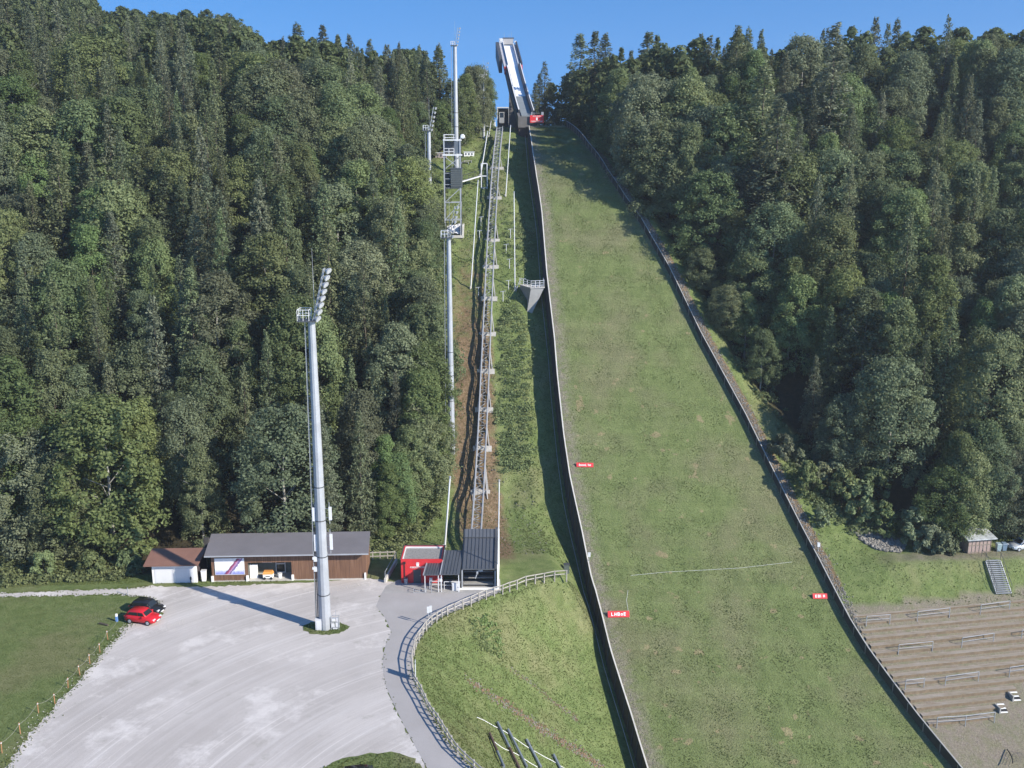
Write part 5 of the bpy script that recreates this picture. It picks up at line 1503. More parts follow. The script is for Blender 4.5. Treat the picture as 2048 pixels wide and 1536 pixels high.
# the board fence that runs off to the right from the top of the landing hill
def top_fence():
    a = G(1124, 248); b = at(1167, 215, a.y+6)
    t = thing('guard_fence', 'slanting grey guard fence at the shaded top right corner of the landing hill', 'fence', a)
    mb = MB(a); mb.beam(a+Vector((0, 0, .3)), b, .12, .9); mb.build('panel', M['old_wood'], t)
    for k in range(7):
        p = a.lerp(b, k/6); mb = MB(a); mb.beam((p.x, p.y+.1, Tz(p.x, p.y)-.5), (p.x, p.y+.1, p.z+.4), .1); mb.build('post', M['dark_wood'], t)
top_fence()
# ------------------------------------------------------------------ wooden hall with wide grey roof
def wood_mat(name, c0, c1, c2):
    m, nt, b = new_mat(name); p = objco(nt)
    v = mapping(nt, p, (7.5, 7.5, .25))
    f = noise(nt, v, 1.0, 3, .6)
    col = ramp(nt, f, [(.3, c0), (.55, c1), (.75, c2)])
    sp = nt.nodes.new('ShaderNodeSeparateXYZ'); nt.links.new(p, sp.inputs[0])
    # weather-bleached boards near the splash zone
    w = nt.nodes.new('ShaderNodeMath'); w.operation = 'MULTIPLY_ADD'; nt.links.new(noise(nt, mapping(nt, p, (3, 3, .4)), 1, 4), w.inputs[0]); w.inputs[1].default_value = 1.6; 
    nt.links.new(sp.outputs[2], w.inputs[2])
    col = mixc(nt, ramp(nt, w.outputs[0], [(.0, 1.0), (.5, 0.0)]) if False else ramp(nt, w.outputs[0], [(.78, .85), (1.0, 0.0)]), col, (.20, .175, .15))
    wv = nt.nodes.new('ShaderNodeTexWave'); wv.inputs['Scale'].default_value = 2.2; wv.bands_direction = 'X'; wv.inputs['Distortion'].default_value = 0
    nt.links.new(p, wv.inputs['Vector'])
    col = mixc(nt, ramp(nt, wv.outputs['Fac'], [(.0, .75), (.12, 0.0)]), col, (.03, .02, .015))
    nt.links.new(col, b.inputs['Base Color']); b.inputs['Roughness'].default_value = .8
    return m
M['hall_wood'] = wood_mat('brown_hall_boards', (.105, .056, .034), (.19, .100, .060), (.28, .165, .105))
M['hall_roof'] = basic('grey_fibre_cement_roof', (.165, .155, .165), .8, 0, .1, .35)
M['brown_roof'] = basic('brown_roof_sheet', (.20, .105, .078), .7, 0, .12, .5)
def hall():
    a = atz(425, 1163.5); b = atz(733, 1158); d = b-a; L = d.length; rz = math.atan2(d.y, d.x)
    t = thing('wooden_hall', 'long low brown wooden hall with plain grey roof behind the car park', 'hall', a, rz)
    H = 3.66; D = 4.6; th = .16
    n0, n1 = 3.35, 8.45     # recess
    def wall(mb, x0, x1, y, z0, z1): mb.box(((x0+x1)/2, y+th/2, (z0+z1)/2), (x1-x0, th, z1-z0))
    n0, n1 = L*(497-425)/308, L*(584-425)/308
    mb = MB(); wall(mb, 0, n0, 0, .12, H); wall(mb, n1, L, 0, .12, H); wall(mb, n0, n1, 0, 2.35, H)
    mb.box((th/2, D/2+th/2, H/2), (th, D-th, H)); mb.box((L-th/2, D/2+th/2, H/2), (th, D-th, H)); mb.build('wall', M['hall_wood'], t)
    mb = MB(); wall(mb, 0, L, D, 0, H); mb.build('rear_wall', M['dark_wood'], t)
    mb = MB(); mb.box((n0/2, -.03, .03), (n0, .12, .18)); mb.box(((n1+L)/2, -.03, .03), (L-n1, .12, .18)); mb.build('plinth', M['pale_concrete'], t)
    mb = MB()
    for x in (.06, n0-.1, n1+.1): mb.box((x, -.09, .38), (.26, .2, .75))
    mb.build('corner_guard', M['white_paint'], t)
    mb = MB(); mb.box((L-.12, -.09, .42), (.2, .16, .85)); mb.build('corner_guard', M['white_paint'], t)
    # recess interior
    mb = MB(); mb.box(((n0+n1)/2, 2.1, 1.0), (n1-n0+.1, .1, 2.4)); mb.box((n0-.06, 1.1, 1.2), (.1, 1.9, 2.4)); mb.box((n1+.06, 1.1, 1.2), (.1, 1.9, 2.4)); mb.box(((n0+n1)/2, 1.1, 2.38), (n1-n0, 1.9, .06)); mb.build('recess_wall', basic('grey_green_boards', (.13, .14, .125), .8, 0, .2, 3), t)
    mb = MB(); mb.box(((n0+n1)/2, .95, .07), (n1-n0, 2.3, .14)); mb.build('recess_floor', M['pale_concrete'], t)
    mb = MB(); mb.box((n0+.55, .62, 1.0), (.95, .1, 1.75)); mb.build('door', M['white_paint'], t)
    f = n0+2.95
    mb = MB()
    for x0, z0, w, h in ((f, .95, .09, 1.7), (f+1.1, .95, .09, 1.7)): mb.box((x0, 1.95, z0), (w, .1, h))
    mb.box((f+.55, 1.95, 1.35), (1.2, .1, .1)); mb.box((f+.55, 1.95, .25), (1.2, .1, .12)); mb.box((f+.55, 1.95, 1.72), (1.2, .1, .1)); mb.build('window_frame', M['white_metal'], t)
    mb = MB(); mb.box((f+.55, 2.02, .8), (1.02, .03, 1.0)); mb.build('window', M['glass'], t)
    mb = MB(); mb.box((n0+1.9, 1.98, 1.55), (1.1, .06, .12)); mb.build('lamp_strip', M['white_metal'], t)
    # roof: front slope ends in a thin eave, skewed verges as seen
    e0, e1, r0, r1 = Vector((-.5, -.95, H-.06)), Vector((L+.45, -.95, H-.06)), Vector((-1.1, D+.4, 4.0)), Vector((L+.1, D+.4, 4.0))
    k0, k1 = Vector((-1.2, D+.9, H+.2)), Vector((L+.15, D+.9, H+.2))
    up = Vector((0, 0, .16))
    mb = MB(); mb.prism([e0, e1, r1, r0], [p+up for p in (e0, e1, r1, r0)]); mb.build('roof', M['hall_roof'], t)
    mb = MB(); mb.beam(e0+Vector((0, -.06, .02)), e1+Vector((0, -.06, .02)), .09, .14); mb.build('gutter', M['steel'], t)
    mb = MB(); mb.beam(e0+Vector((.3, .35, -.08)), e1+Vector((-.3, .35, -.08)), .1, .2); mb.build('fascia', M['dark_wood'], t)
    mb = MB(); mb.prism([(0, .1, H), (0, D, H), (0, D, H+.26)], [(.12, .1, H), (.12, D, H), (.12, D, H+.26)]); mb.prism([(L-.12, .1, H), (L-.12, D, H), (L-.12, D, H+.26)], [(L, .1, H), (L, D, H), (L, D, H+.26)]); mb.build('gable', M['hall_wood'], t)
    mw = Matrix.Translation(a) @ Matrix.Rotation(rz, 4, 'Z')
    # poster: a plain action picture, blue-white with a slanting dark red band
    pm, nt, bs = new_mat('poster_print'); p = objco(nt)
    sp = nt.nodes.new('ShaderNodeSeparateXYZ'); nt.links.new(p, sp.inputs[0])
    def lin(ax, az, c):
        m1 = nt.nodes.new('ShaderNodeMath'); m1.operation = 'MULTIPLY_ADD'; nt.links.new(sp.outputs[0], m1.inputs[0]); m1.inputs[1].default_value = ax; m1.inputs[2].default_value = c
        m2 = nt.nodes.new('ShaderNodeMath'); m2.operation = 'MULTIPLY_ADD'; nt.links.new(sp.outputs[2], m2.inputs[0]); m2.inputs[1].default_value = az; nt.links.new(m1.outputs[0], m2.inputs[2])
        m3 = nt.nodes.new('ShaderNodeMath'); m3.operation = 'ADD'; nt.links.new(m2.outputs[0], m3.inputs[0])
        n_ = nt.nodes.new('ShaderNodeMath'); n_.operation = 'MULTIPLY_ADD'; nt.links.new(noise(nt, p, 3.5, 4, .6), n_.inputs[0]); n_.inputs[1].default_value = .3; n_.inputs[2].default_value = -.15
        nt.links.new(n_.outputs[0], m3.inputs[1]); return m3.outputs[0]
    sky_c = ramp(nt, lin(0, .5, .1), [(.18, (.25, .28, .62)), (.42, (.80, .82, .92)), (.6, (.86, .86, .88))])
    band = lin(.5, -.4, -.27)
    c = mixc(nt, ramp(nt, band, [(.20, 0.0), (.26, 1.0), (.60, 1.0), (.66, 0.0)]), sky_c, ramp(nt, band, [(.22, (.05, .03, .10)), (.34, (.30, .05, .12)), (.46, (.48, .30, .50)), (.56, (.10, .06, .22)), (.64, (.7, .7, .9))]))
    nt.links.new(c, bs.inputs['Base Color']); bs.inputs['Roughness'].default_value = .5
    pa = mw @ Vector((L*(432-425)/308+.05, -.06, .95))
    po = thing('poster', 'large white and blue poster with a slanting dark red figure on the hall wall', 'poster', pa, rz)
    pw, ph = L*57/308, 2.0
    mb = MB(); mb.box((pw/2, 0, ph/2), (pw, .05, ph)); mb.build('print', pm, po)
    mb = MB()
    for x in (-.03, pw+.03): mb.box((x, 0, ph/2), (.05, .07, ph+.1))
    for z in (-.03, ph+.03): mb.box((pw/2, 0, z), (pw+.12, .07, .05))
    mb.build('frame', M['white_metal'], po)
    # orange and white handcart in the recess
    ca = mw @ Vector((n0+2.3, .35, .14)); c = thing('handcart', 'small cart with an orange hood and white body in the open recess of the hall', 'cart', ca, rz)
    mb = MB(); mb.box((0, 0, .42), (1.15, .7, .5)); mb.build('body', M['white_paint'], c)
    mb = MB(); mb.prism([(-.62, -.38, .672), (.62, -.38, .672), (.62, .38, .672), (-.62, .38, .672)], [(-.5, -.25, .98), (.5, -.25, .98), (.5, .3, .98), (-.5, .3, .98)]); mb.build('hood', basic('orange_hood', (.68, .30, .07), .6, 0, .08, 2), c)
    for x in (-.4, .4):
        mb = MB(); mb.cyl((x, -.40, .16), (x, -.33, .16), .16, .16, 12); mb.build('wheel', M['black'], c)
    mb = MB(); mb.box((0, -.36, .42), (.5, .02, .1)); mb.build('stripe', M['dark_metal'], c)
    bx = mw @ Vector((n1-1.55, .6, .14)); bt = thing('plastic_tub', 'white plastic tub beside the window in the hall recess', 'tub', bx, rz)
    mb = MB(); mb.cyl((0, 0, 0), (0, 0, .5), .2, .26, 12); mb.build('tub', M['white_paint'], bt); mb = MB(); mb.cyl((0, 0, .5), (0, 0, .55), .28, .28, 12); mb.build('rim', M['white_metal'], bt)
    bx = mw @ Vector((n0+1.75, .5, .14)); bt = thing('tool_pile', 'small dark pile of tools left of the orange cart', 'tools', bx, rz)
    mb = MB(); mb.cyl((-.2, 0, 0), (.15, .1, .7), .03, .03, 5); mb.cyl((.1, 0, 0), (-.1, .2, .8), .03, .03, 5); mb.build('handle', M['old_wood'], bt); mb = MB(); mb.box((0, 0, .12), (.5, .3, .24)); mb.build('toolbox', M['dark_metal'], bt)
    bx = mw @ Vector((-1.0, .15, 0)); bt = thing('white_bin', 'narrow white bin on wheels in the gap between garage and hall', 'bin', bx, rz)
    mb = MB(); mb.prism([(-.22, -.2, .08), (.22, -.2, .08), (.22, .2, .08), (-.22, .2, .08)], [(-.28, -.26, 1.35), (.28, -.26, 1.35), (.28, .26, 1.35), (-.28, .26, 1.35)]); mb.build('body', M['white_paint'], bt)
    mb = MB(); mb.box((0, 0, 1.4), (.6, .56, .08)); mb.build('lid', M['white_metal'], bt)
hall()
def garage():
    a = atz(306, 1167); b = atz(395, 1166); d = b-a; L = d.length; rz = math.atan2(d.y, d.x)+.01
    t = thing('white_garage', 'small white garage with brown sheet roof, left of the wooden hall', 'garage', a, rz)
    H = 2.55; D = 4.6
    mb = MB(); th = .15
    mb.box((L/2, th/2, H/2), (L, th, H)); mb.build('wall', M['white_paint'], t)
    mb = MB(); mb.box((L/2, D-th/2, H/2), (L, th, H)); mb.build('rear_wall', M['white_paint'], t)
    dsb = basic('dark_side_boards', (.07, .055, .06), .8, 0, .2, 2)
    for xx in (th/2, L-th/2):
        mb = MB(); mb.box((xx, D/2, H/2), (th, D-2*th, H)); mb.build('side_wall', dsb, t)
    mb = MB(); mb.prism([(-.75, -.6, H-.12), (L+.35, -.6, H-.12), (L+.75, D/2, H+.85), (-.55, D/2, H+.85)], [(-.75, -.6, H), (L+.35, -.6, H), (L+.75, D/2, H+.97), (-.55, D/2, H+.97)])
    mb.prism([(-.55, D/2+.004, H+.85), (L+.75, D/2+.004, H+.85), (L+.75, D+.3, H-.55), (-.55, D+.3, H-.55)], [(-.55, D/2+.004, H+.97), (L+.75, D/2+.004, H+.97), (L+.75, D+.3, H-.43), (-.55, D+.3, H-.43)]); mb.build('roof', M['brown_roof'], t)
    mb = MB(); mb.beam((-.75, -.63, H-.05), (L+.35, -.63, H-.05), .06, .16); mb.build('gutter', M['brown_roof'], t)
    mb = MB(); mb.prism([(.02, .1, H), (.02, D-.1, H), (.02, D/2, H+.8)], [(.14, .1, H), (.14, D-.1, H), (.14, D/2, H+.8)]); mb.prism([(L-.14, .1, H), (L-.14, D-.1, H), (L-.14, D/2, H+.8)], [(L-.02, .1, H), (L-.02, D-.1, H), (L-.02, D/2, H+.8)]); mb.build('gable', M['dark_wood'], t)
    mb = MB(); mb.box((L+.6, D/2+.6, H+1.2), (.55, .5, 1.6)); mb.build('chimney', M['dark_wood'], t)
    for k in range(2):
        mb = MB(); mb.box((L*(.27+.46*k), -.02, 1.0), (L*.42, .05, 1.9)); mb.build('garage_door', M['white_metal'], t)
    mb = MB(); mb.cyl((L*.86, -.12, 0), (L*.86, -.12, .85), .05, .05, 6); mb.box((L*.86, -.12, .62), (.2, .08, .3)); mb.build('meter_post', M['dark_metal'], t)
    mb = MB()
    for k in range(3): mb.beam((L*(.12+.33*k), -.35, H-.15), (L*(.26+.33*k), -.35, H-.15), .12, .1)
    mb.build('awning_roll', M['pale_concrete'], t)
garage()

# ------------------------------------------------------------------ cars
def loft(mb, sections):
    n = len(sections[0])
    vs = [p for s in sections for p in s]; fs = []
    for i in range(len(sections)-1):
        for j in range(n): fs.append((i*n+j, i*n+(j+1) % n, (i+1)*n+(j+1) % n, (i+1)*n+j))
    fs += [tuple(range(n))[::-1], tuple((len(sections)-1)*n+j for j in range(n))]
    mb.add(vs, fs)
def car(name, lab, loc, rz, paint, L=4.0, W=1.72, Hh=1.48, trunk='hatch'):
    t = thing(name, lab, 'car', loc, rz)
    def sec(x, hw, z0, z1, r=.12):
        return [(x, -hw+r, z0), (x, hw-r, z0), (x, hw, z0+r), (x, hw, z1-r*.9), (x, hw-r*.8, z1), (x, -hw+r*.8, z1), (x, -hw, z1-r*.9), (x, -hw, z0+r)]
    h = L/2; w = W/2
    mb = MB(); loft(mb, [sec(-h, w*.80, .35, .72), sec(-h+.10, w*.94, .25, .86), sec(-h+.6, w, .22, .93), sec(0, w, .22, .92), sec(h-1.15, w, .22, .90), sec(h-.45, w*.97, .22, .80), sec(h-.1, w*.86, .28, .66), sec(h, w*.72, .36, .56)])
    body = mb.build('body', paint, t, True)
    xr0 = -h+.55 if trunk == 'hatch' else -h+.9
    mb = MB(); loft(mb, [sec(-h+.12, w*.80, .86, .95, .03), sec(xr0, w*.76, .86, Hh-.06, .08), sec(-.2, w*.77, .86, Hh, .08), sec(.35, w*.76, .86, Hh-.05, .08), sec(h-1.0, w*.84, .86, .92, .03)])
    mb.build('roof', paint, body, True)
    def glass(nm, pts): 
        mb = MB(); c = sum((Vector(p) for p in pts), Vector())/4
        nrm = (Vector(pts[1])-Vector(pts[0])).cross(Vector(pts[2])-Vector(pts[1])).normalized()
        if nrm.dot(c-Vector((0, 0, .9))) < 0: nrm = -nrm
        mb.prism([Vector(p)-nrm*.01 for p in pts], [Vector(p)+nrm*.02 for p in pts]); return mb.build(nm, M['glass'], t)
    glass('windscreen', [(h-1.06, -w*.70, .96), (h-1.06, w*.70, .96), (.46, w*.62, Hh-.12), (.46, -w*.62, Hh-.12)])
    glass('rear_window', [(-h+.18, -w*.66, 1.0), (-h+.18, w*.66, 1.0), (xr0-.06, w*.60, Hh-.16), (xr0-.06, -w*.60, Hh-.16)])
    for sg in (-1, 1):
        glass('side_window', [(.42, sg*(w*.775), Hh-.17), (h-1.25, sg*(w*.83), .96), (-.15, sg*(w*.80), .96), (-.15, sg*(w*.785), Hh-.15)])
        glass('side_window', [(-.25, sg*(w*.785), Hh-.15), (-.25, sg*(w*.80), .96), (-h+.45, sg*(w*.80), .98), (xr0+.12, sg*(w*.775), Hh-.2)])
        for x in (-h+.72, h-.78):
            mb = MB(); mb.cyl((x, sg*(w-.17), .30), (x, sg*(w+.02), .30), .30, .30, 16); wh = mb.build('wheel', M['black'], t)
            mb = MB(); mb.cyl((x, sg*(w+.021), .30), (x, sg*(w+.035), .30), .19, .17, 10); mb.build('rim', M['steel'], wh)
        mb = MB(); mb.box((h-.16, sg*w*.64, .62), (.22, .34, .15)); mb.build('headlight', M['white_metal'], t)
        mb = MB(); mb.box((-h+.04, sg*w*.72, .72), (.12, .22, .2)); mb.build('tail_light', M['red_paint'], t)
        mb = MB(); mb.box((h-1.3, sg*(w+.06), .98), (.16, .16, .13)); mb.build('mirror', paint, t)
    mb = MB(); mb.box((h-.02, 0, .42), (.06, .9, .16)); mb.build('grille', M['dark_metal'], t)
    mb = MB(); mb.box((h+.012, 0, .40), (.02, .5, .1)); mb.build('number_plate', M['white_metal'], t)
    return t
redp = basic('red_car_paint', (.52, .018, .028), .22, 0, .03, 1); blackp = basic('black_car_paint', (.016, .017, .02), .15, 0, .05, 1)
p = atz(287, 1243); car('parked_car', 'red hatchback parked at the left edge of the gravel car park, nose to the right', (p.x, p.y, .015), R(-14), redp, 3.7)
p = atz(296, 1224); car('parked_car', 'black car parked directly behind the red hatchback', (p.x, p.y, .015), R(-16), blackp, 3.8)
p = G(2048, 1104); car('parked_car', 'pale silver car under the trees right of the timber shed', (p.x+.3, p.y+1, Tz(p.x+.3, p.y+1)), R(195), basic('silver_car_paint', (.6, .62, .64), .3, .3, .05, 1), 4.2)
p = atz(731, 1552); car('parked_car', 'dark car at the bottom edge of the car park, only its roof in the picture', (p.x, p.y-1.2, .03), R(8), blackp, 4.0)

# ------------------------------------------------------------------ fence round the curve of the path
def path_fence():
    base = FENCE[0].copy(); base.z = Tz(base.x, base.y)
    t = thing('path_fence', 'long curving bleached wooden fence with two rails between the path and the grass bank', 'fence', base)
    rr = random.Random(3); tops = []
    for i, p in enumerate(FENCE):
        g = max(Tz(p.x, p.y), -.3); h = 1.12+rr.uniform(-.06, .06); lx, ly = rr.uniform(-.05, .05), rr.uniform(-.05, .05)
        a = Vector((p.x, p.y, g-.4)); b = Vector((p.x+lx, p.y+ly, g+h)); tops.append((b, Vector((p.x+lx*.5, p.y+ly*.5, g+h*.55))))
        mb = MB(base); mb.cyl(a, b, .085, .075, 7); mb.build('post', M['fence_wood'], t)
    for (a1, a2), (b1, b2) in zip(tops[:-1], tops[1:]):
        for a, b, dz in ((a1, b1, -.05), (a2, b2, 0)):
            d = (b-a).normalized(); s = Vector((-d.y, d.x, 0))*-.1
            mb = MB(base); mb.cyl(a+s-d*.1+Vector((0, 0, dz)), b+s+d*.1+Vector((0, 0, dz)), .065, .06, 6); mb.build('rail', M['fence_wood'], t)
path_fence()
# notice board with its back to the path, twin white signs
def notice():
    a = atz(829, 1364); b = atz(835, 1372); t = thing('notice_board', 'grey notice board on two posts standing at the sharp bend of the fence', 'notice board', a)
    p0, p1 = atz(828.5, 1358), atz(834, 1361); d = Vector((-.09, .995, 0)); c = (p0+p1)/2
    for s in (-.3, .3):
        mb = MB(a); q = c+d*s; mb.cyl(q, q+Vector((0, 0, 2.0)), .05, .05, 6); mb.build('post', M['steel'], t)
    mb = MB(a); mb.prism([c+d*x+Vector((sx*.04, 0, z)) for x, z in ((-.42, .45), (.42, .45), (.42, 1.9), (-.42, 1.9)) for sx in (-1,)], [c+d*x+Vector((.04, 0, z)) for x, z in ((-.42, .45), (.42, .45), (.42, 1.9), (-.42, 1.9))]); mb.build('board', M['white_metal'], t)
notice()
def sign(u, v, w, h, z, lab, m='white_metal', cat='sign'):
    p = atz(u, v); t = thing('sign_post', lab, cat, p)
    mb = MB(); mb.cyl((0, 0, 0), (0, 0, z+h), .04, .04, 6); mb.build('post', M['steel'], t)
    mb = MB(); mb.box((-w/2-.01 if w > .3 else 0, -.06, z+h/2), (w, .03, h)); mb.build('plate', M[m], t)
sign(857, 1252, .26, .75, 1.55, 'white upright sign, left one of the pair by the bend of the path'); sign(862, 1250, .26, .75, 1.55, 'white upright sign, right one of the pair by the bend of the path')
sign(863, 1186, .03, .1, .8, 'thin grey marker post in front of the canopies', 'steel', 'post')
# pole beside the road on the left
def gatepost(u, v, h, lab):
    p = atz(u, v); t = thing('road_post', lab, 'post', p)
    mb = MB(); mb.cyl((0, 0, -.2), (0, 0, h), .06, .05, 7); mb.build('post', M['steel'], t)
    mb = MB(); mb.cyl((0, 0, h), (0, 0, h+.08), .07, .07, 7); mb.build('cap', M['dark_metal'], t)
gatepost(256, 1191, 1.0, 'short grey post beside the road behind the parked cars')
# fence behind the red kiosk
def back_fence():
    a, b = atz(731, 1120), atz(790, 1118); t = thing('back_fence', 'weathered two-rail fence on the grass between the hall and the red kiosk', 'fence', a)
    pts = []
    for k in range(5):
        p = a.lerp(b, k/4); z = Tz(p.x, p.y); pts.append(Vector((p.x, p.y, z)))
        mb = MB(a); mb.beam(pts[-1]-Vector((0, 0, .3)), pts[-1]+Vector((0, 0, 1.1)), .12); mb.build('post', M['fence_wood'], t)
    for h in (.5, 1.0):
        for p, q in zip(pts[:-1], pts[1:]):
            mb = MB(a); mb.beam(p+Vector((0, -.08, h)), q+Vector((0, -.08, h)), .06, .13); mb.build('rail', M['fence_wood'], t)
back_fence()
# dark meter box at the end of the path fence
p = G(1133, 1147); t = thing('meter_box', 'dark green-grey box on the grass where the path fence ends at the hill wall', 'box', p)
mb = MB(); mb.box((0, .3, .55), (.7, .5, 1.2)); mb.build('body', basic('green_grey_box', (.09, .11, .10), .6), t); mb = MB(); mb.box((0, .3, 1.18), (.78, .58, .07)); mb.build('lid', M['dark_metal'], t)
# ------------------------------------------------------------------ orange stakes with a string along the lot
ST = [(216, 1280), (200, 1305), (180, 1328), (160, 1350), (136, 1376), (110, 1408), (77, 1426), (41, 1468), (4, 1506), (-34, 1548)]
where = ['nearest to the red hatchback', 'second from the red hatchback', 'third from the red hatchback', 'fourth from the red hatchback', 'fifth from the red hatchback', 'in the middle of the string', 'fourth from the lower picture corner', 'third from the lower left picture corner', 'second from the lower left picture corner', 'beyond the lower left picture corner']
prev = None
for (u, v), w in zip(ST, where):
    p = atz(u, v); t = thing('orange_stake', 'orange stake carrying the tape along the gravel edge, '+w, 'stake', p, 0, 'orange stakes along the gravel edge')
    lx, ly = RNG.uniform(-.07, .07, 2)
    mb = MB(); mb.cyl((0, 0, -.2), (lx, ly, 1.1), .038, .034, 6); mb.build('stake', M['orange'], t)
    mb = MB(); mb.cyl((lx*.85, ly*.85, .92), (lx*.9, ly*.9, 1.0), .06, .06, 6); mb.build('tie', M['white_metal'], t)
ta = thing('boundary_tape', 'pale sagging tape strung between the orange stakes', 'tape', atz(*ST[0])); mb = MB(atz(*ST[0]))
q0 = atz(236, 1251)+Vector((0, 0, .6))
chain = [q0]+[atz(*s)+Vector((0, 0, .95)) for s in ST]
for a, b in zip(chain[:-1], chain[1:]):
    seg = [a.lerp(b, k/4)-Vector((0, 0, .22*math.sin(math.pi*k/4))) for k in range(5)]; mb.tube(seg, .010, 4)
mb.build('tape', M['fence_wood'], ta)
p = atz(234, 1243); t = thing('blue_post', 'short blue and white marker post left of the red hatchback', 'post', p)
mb = MB(); mb.box((0, 0, .3), (.22, .18, .6)); mb.build('base', basic('blue_plastic', (.12, .25, .55), .5), t); mb = MB(); mb.box((0, 0, .75), (.2, .16, .3)); mb.build('top', M['white_paint'], t)
p = atz(209, 1250); t = thing('log', 'short dark log lying on the field left of the red hatchback', 'log', p)
mb = MB(); mb.cyl((-.6, .2, .12), (.5, -.25, .12), .12, .1, 8); mb.build('log', M['bark'], t)

# ------------------------------------------------------------------ steel tubes laid on the lower bank
TUB = [((979, 1472), (1008, 1540), 'two'), ((995, 1450), (1040, 1545), 'dark'), ((1016, 1464), (1054, 1540), 'blue'), ((1053, 1484), (1082, 1540), 'blue'), ((1107, 1514), (1122, 1545), 'blue')]
tl_ = ['rust-brown and blue-grey tube on the lower bank, nearest to the path fence', 'blue-grey tube with a rusty lower half on the lower bank', 'long blue-grey tube in the middle of those on the lower bank', 'blue-grey tube second from the hill wall on the lower bank', 'short blue-grey tube nearest to the hill wall at the bottom edge']
M['tube_blue'] = basic('blue_grey_tube', (.17, .20, .235), .5, .2, .1, 1); M['tube_rust'] = basic('rusty_tube', (.085, .055, .045), .8, 0, .25, 3)
for ((a, b, k), lab) in zip(TUB, tl_):
    p, q = G(*a), G(*b); p = p+Vector((0, 0, .30)); q = q+Vector((0, 0, .30))
    t = thing('steel_tube', lab, 'tube', p, 0, 'steel tubes lying on the lower bank')
    m_ = p.lerp(q, .55); m1, m2 = {'two': ('tube_rust', 'tube_blue'), 'dark': ('tube_blue', 'tube_rust'), 'blue': ('tube_blue', 'tube_blue')}[k]
    mb = MB(p); mb.cyl(p, m_, .13, .13, 8); mb.build('upper_half', M[m1], t); mb = MB(p); mb.cyl(m_, q, .128, .128, 8); mb.build('lower_half', M[m2], t)
    for f in (.1, .9):
        s = p.lerp(q, f); mb = MB(p); mb.box((s.x, s.y, Tz(s.x, s.y)+.08), (.5, .16, .3)); mb.build('bearer', M['old_wood'], t)
# white ropes across the bank
def rope(px, lab, rad=.03):
    pp = [G(u, v)+Vector((0, 0, .06)) for u, v in px]; t = thing('rope', lab, 'rope', pp[0])
    full = []
    for a, b in zip(pp[:-1], pp[1:]):
        for k in range(6):
            s = a.lerp(b, k/6); full.append(Vector((s.x, s.y, Tz(s.x, s.y)+.07)))
    full.append(pp[-1]); mb = MB(pp[0]); mb.tube(full, rad, 4); mb.build('rope', M['white_letter'], t)
rope([(954, 1436), (990, 1455), (1030, 1478), (1062, 1500), (1104, 1523), (1140, 1545)], 'upper white rope lying across the steel tubes on the lower bank')
rope([(985, 1482), (1010, 1500), (1050, 1520), (1075, 1536)], 'lower white rope lying across the steel tubes on the lower bank')
rope([(1256, 1182), (1253, 1202), (1256, 1222), (1259, 1238)], 'short vertical white line on the landing hill above the lower left banner', .016)
rope([(1262, 1152), (1330, 1146), (1400, 1142), (1480, 1137), (1540, 1131), (1584, 1125)], 'long thin white line across the landing hill, K-point mark', .012)
# cast shadow of a curved pole and net, modelled as dark strips, lower right
def net_shadow():
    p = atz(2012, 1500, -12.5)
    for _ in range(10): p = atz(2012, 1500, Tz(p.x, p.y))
    t = thing('net_shadow', 'shadow of a curved pole and net, laid as dark strips in the lower right corner', 'shadow', p, R(-35))
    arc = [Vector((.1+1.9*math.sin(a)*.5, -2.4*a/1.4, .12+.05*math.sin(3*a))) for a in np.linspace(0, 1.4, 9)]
    mb = MB(); mb.tube(arc, .06, 6); mb.build('pole_shadow', M['black'], t)
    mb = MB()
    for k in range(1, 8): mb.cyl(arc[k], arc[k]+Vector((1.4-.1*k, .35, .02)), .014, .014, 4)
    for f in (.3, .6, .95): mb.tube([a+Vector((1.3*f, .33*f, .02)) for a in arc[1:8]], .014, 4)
    mb.build('mesh_shadow', M['dark_metal'], t)
net_shadow()
# ------------------------------------------------------------------ grass blades, weeds, bushes
def mat_blade(name, lo, mid, hi):
    m, nt, b = new_mat(name); geo = nt.nodes.new('ShaderNodeNewGeometry')
    c = ramp(nt, geo.outputs['Random Per Island'], [(0, lo), (.55, mid), (1, hi)])
    big = noise(nt, geo.outputs['Position'], .16, 4, .6)
    c = mixc(nt, ramp(nt, big, [(.45, 0.0), (.66, .55)]), c, (.225, .215, .115))
    nt.links.new(c, b.inputs['Base Color']); b.inputs['Roughness'].default_value = .9; b.inputs['Specular IOR Level'].default_value = .1
    tr = nt.nodes.new('ShaderNodeBsdfTranslucent'); nt.links.new(c, tr.inputs['Color']); mx = nt.nodes.new('ShaderNodeMixShader'); mx.inputs[0].default_value = .45
    nt.links.new(b.outputs[0], mx.inputs[1]); nt.links.new(tr.outputs[0], mx.inputs[2]); nt.links.new(mx.outputs[0], nt.nodes['Material Output'].inputs['Surface'])
    return m
M['blade'] = mat_blade('hill_grass_blades', (.116, .152, .052), (.158, .196, .070), (.212, .246, .098))
M['blade_lush'] = mat_blade('bank_grass_blades', (.108, .152, .045), (.158, .204, .066), (.215, .262, .096))
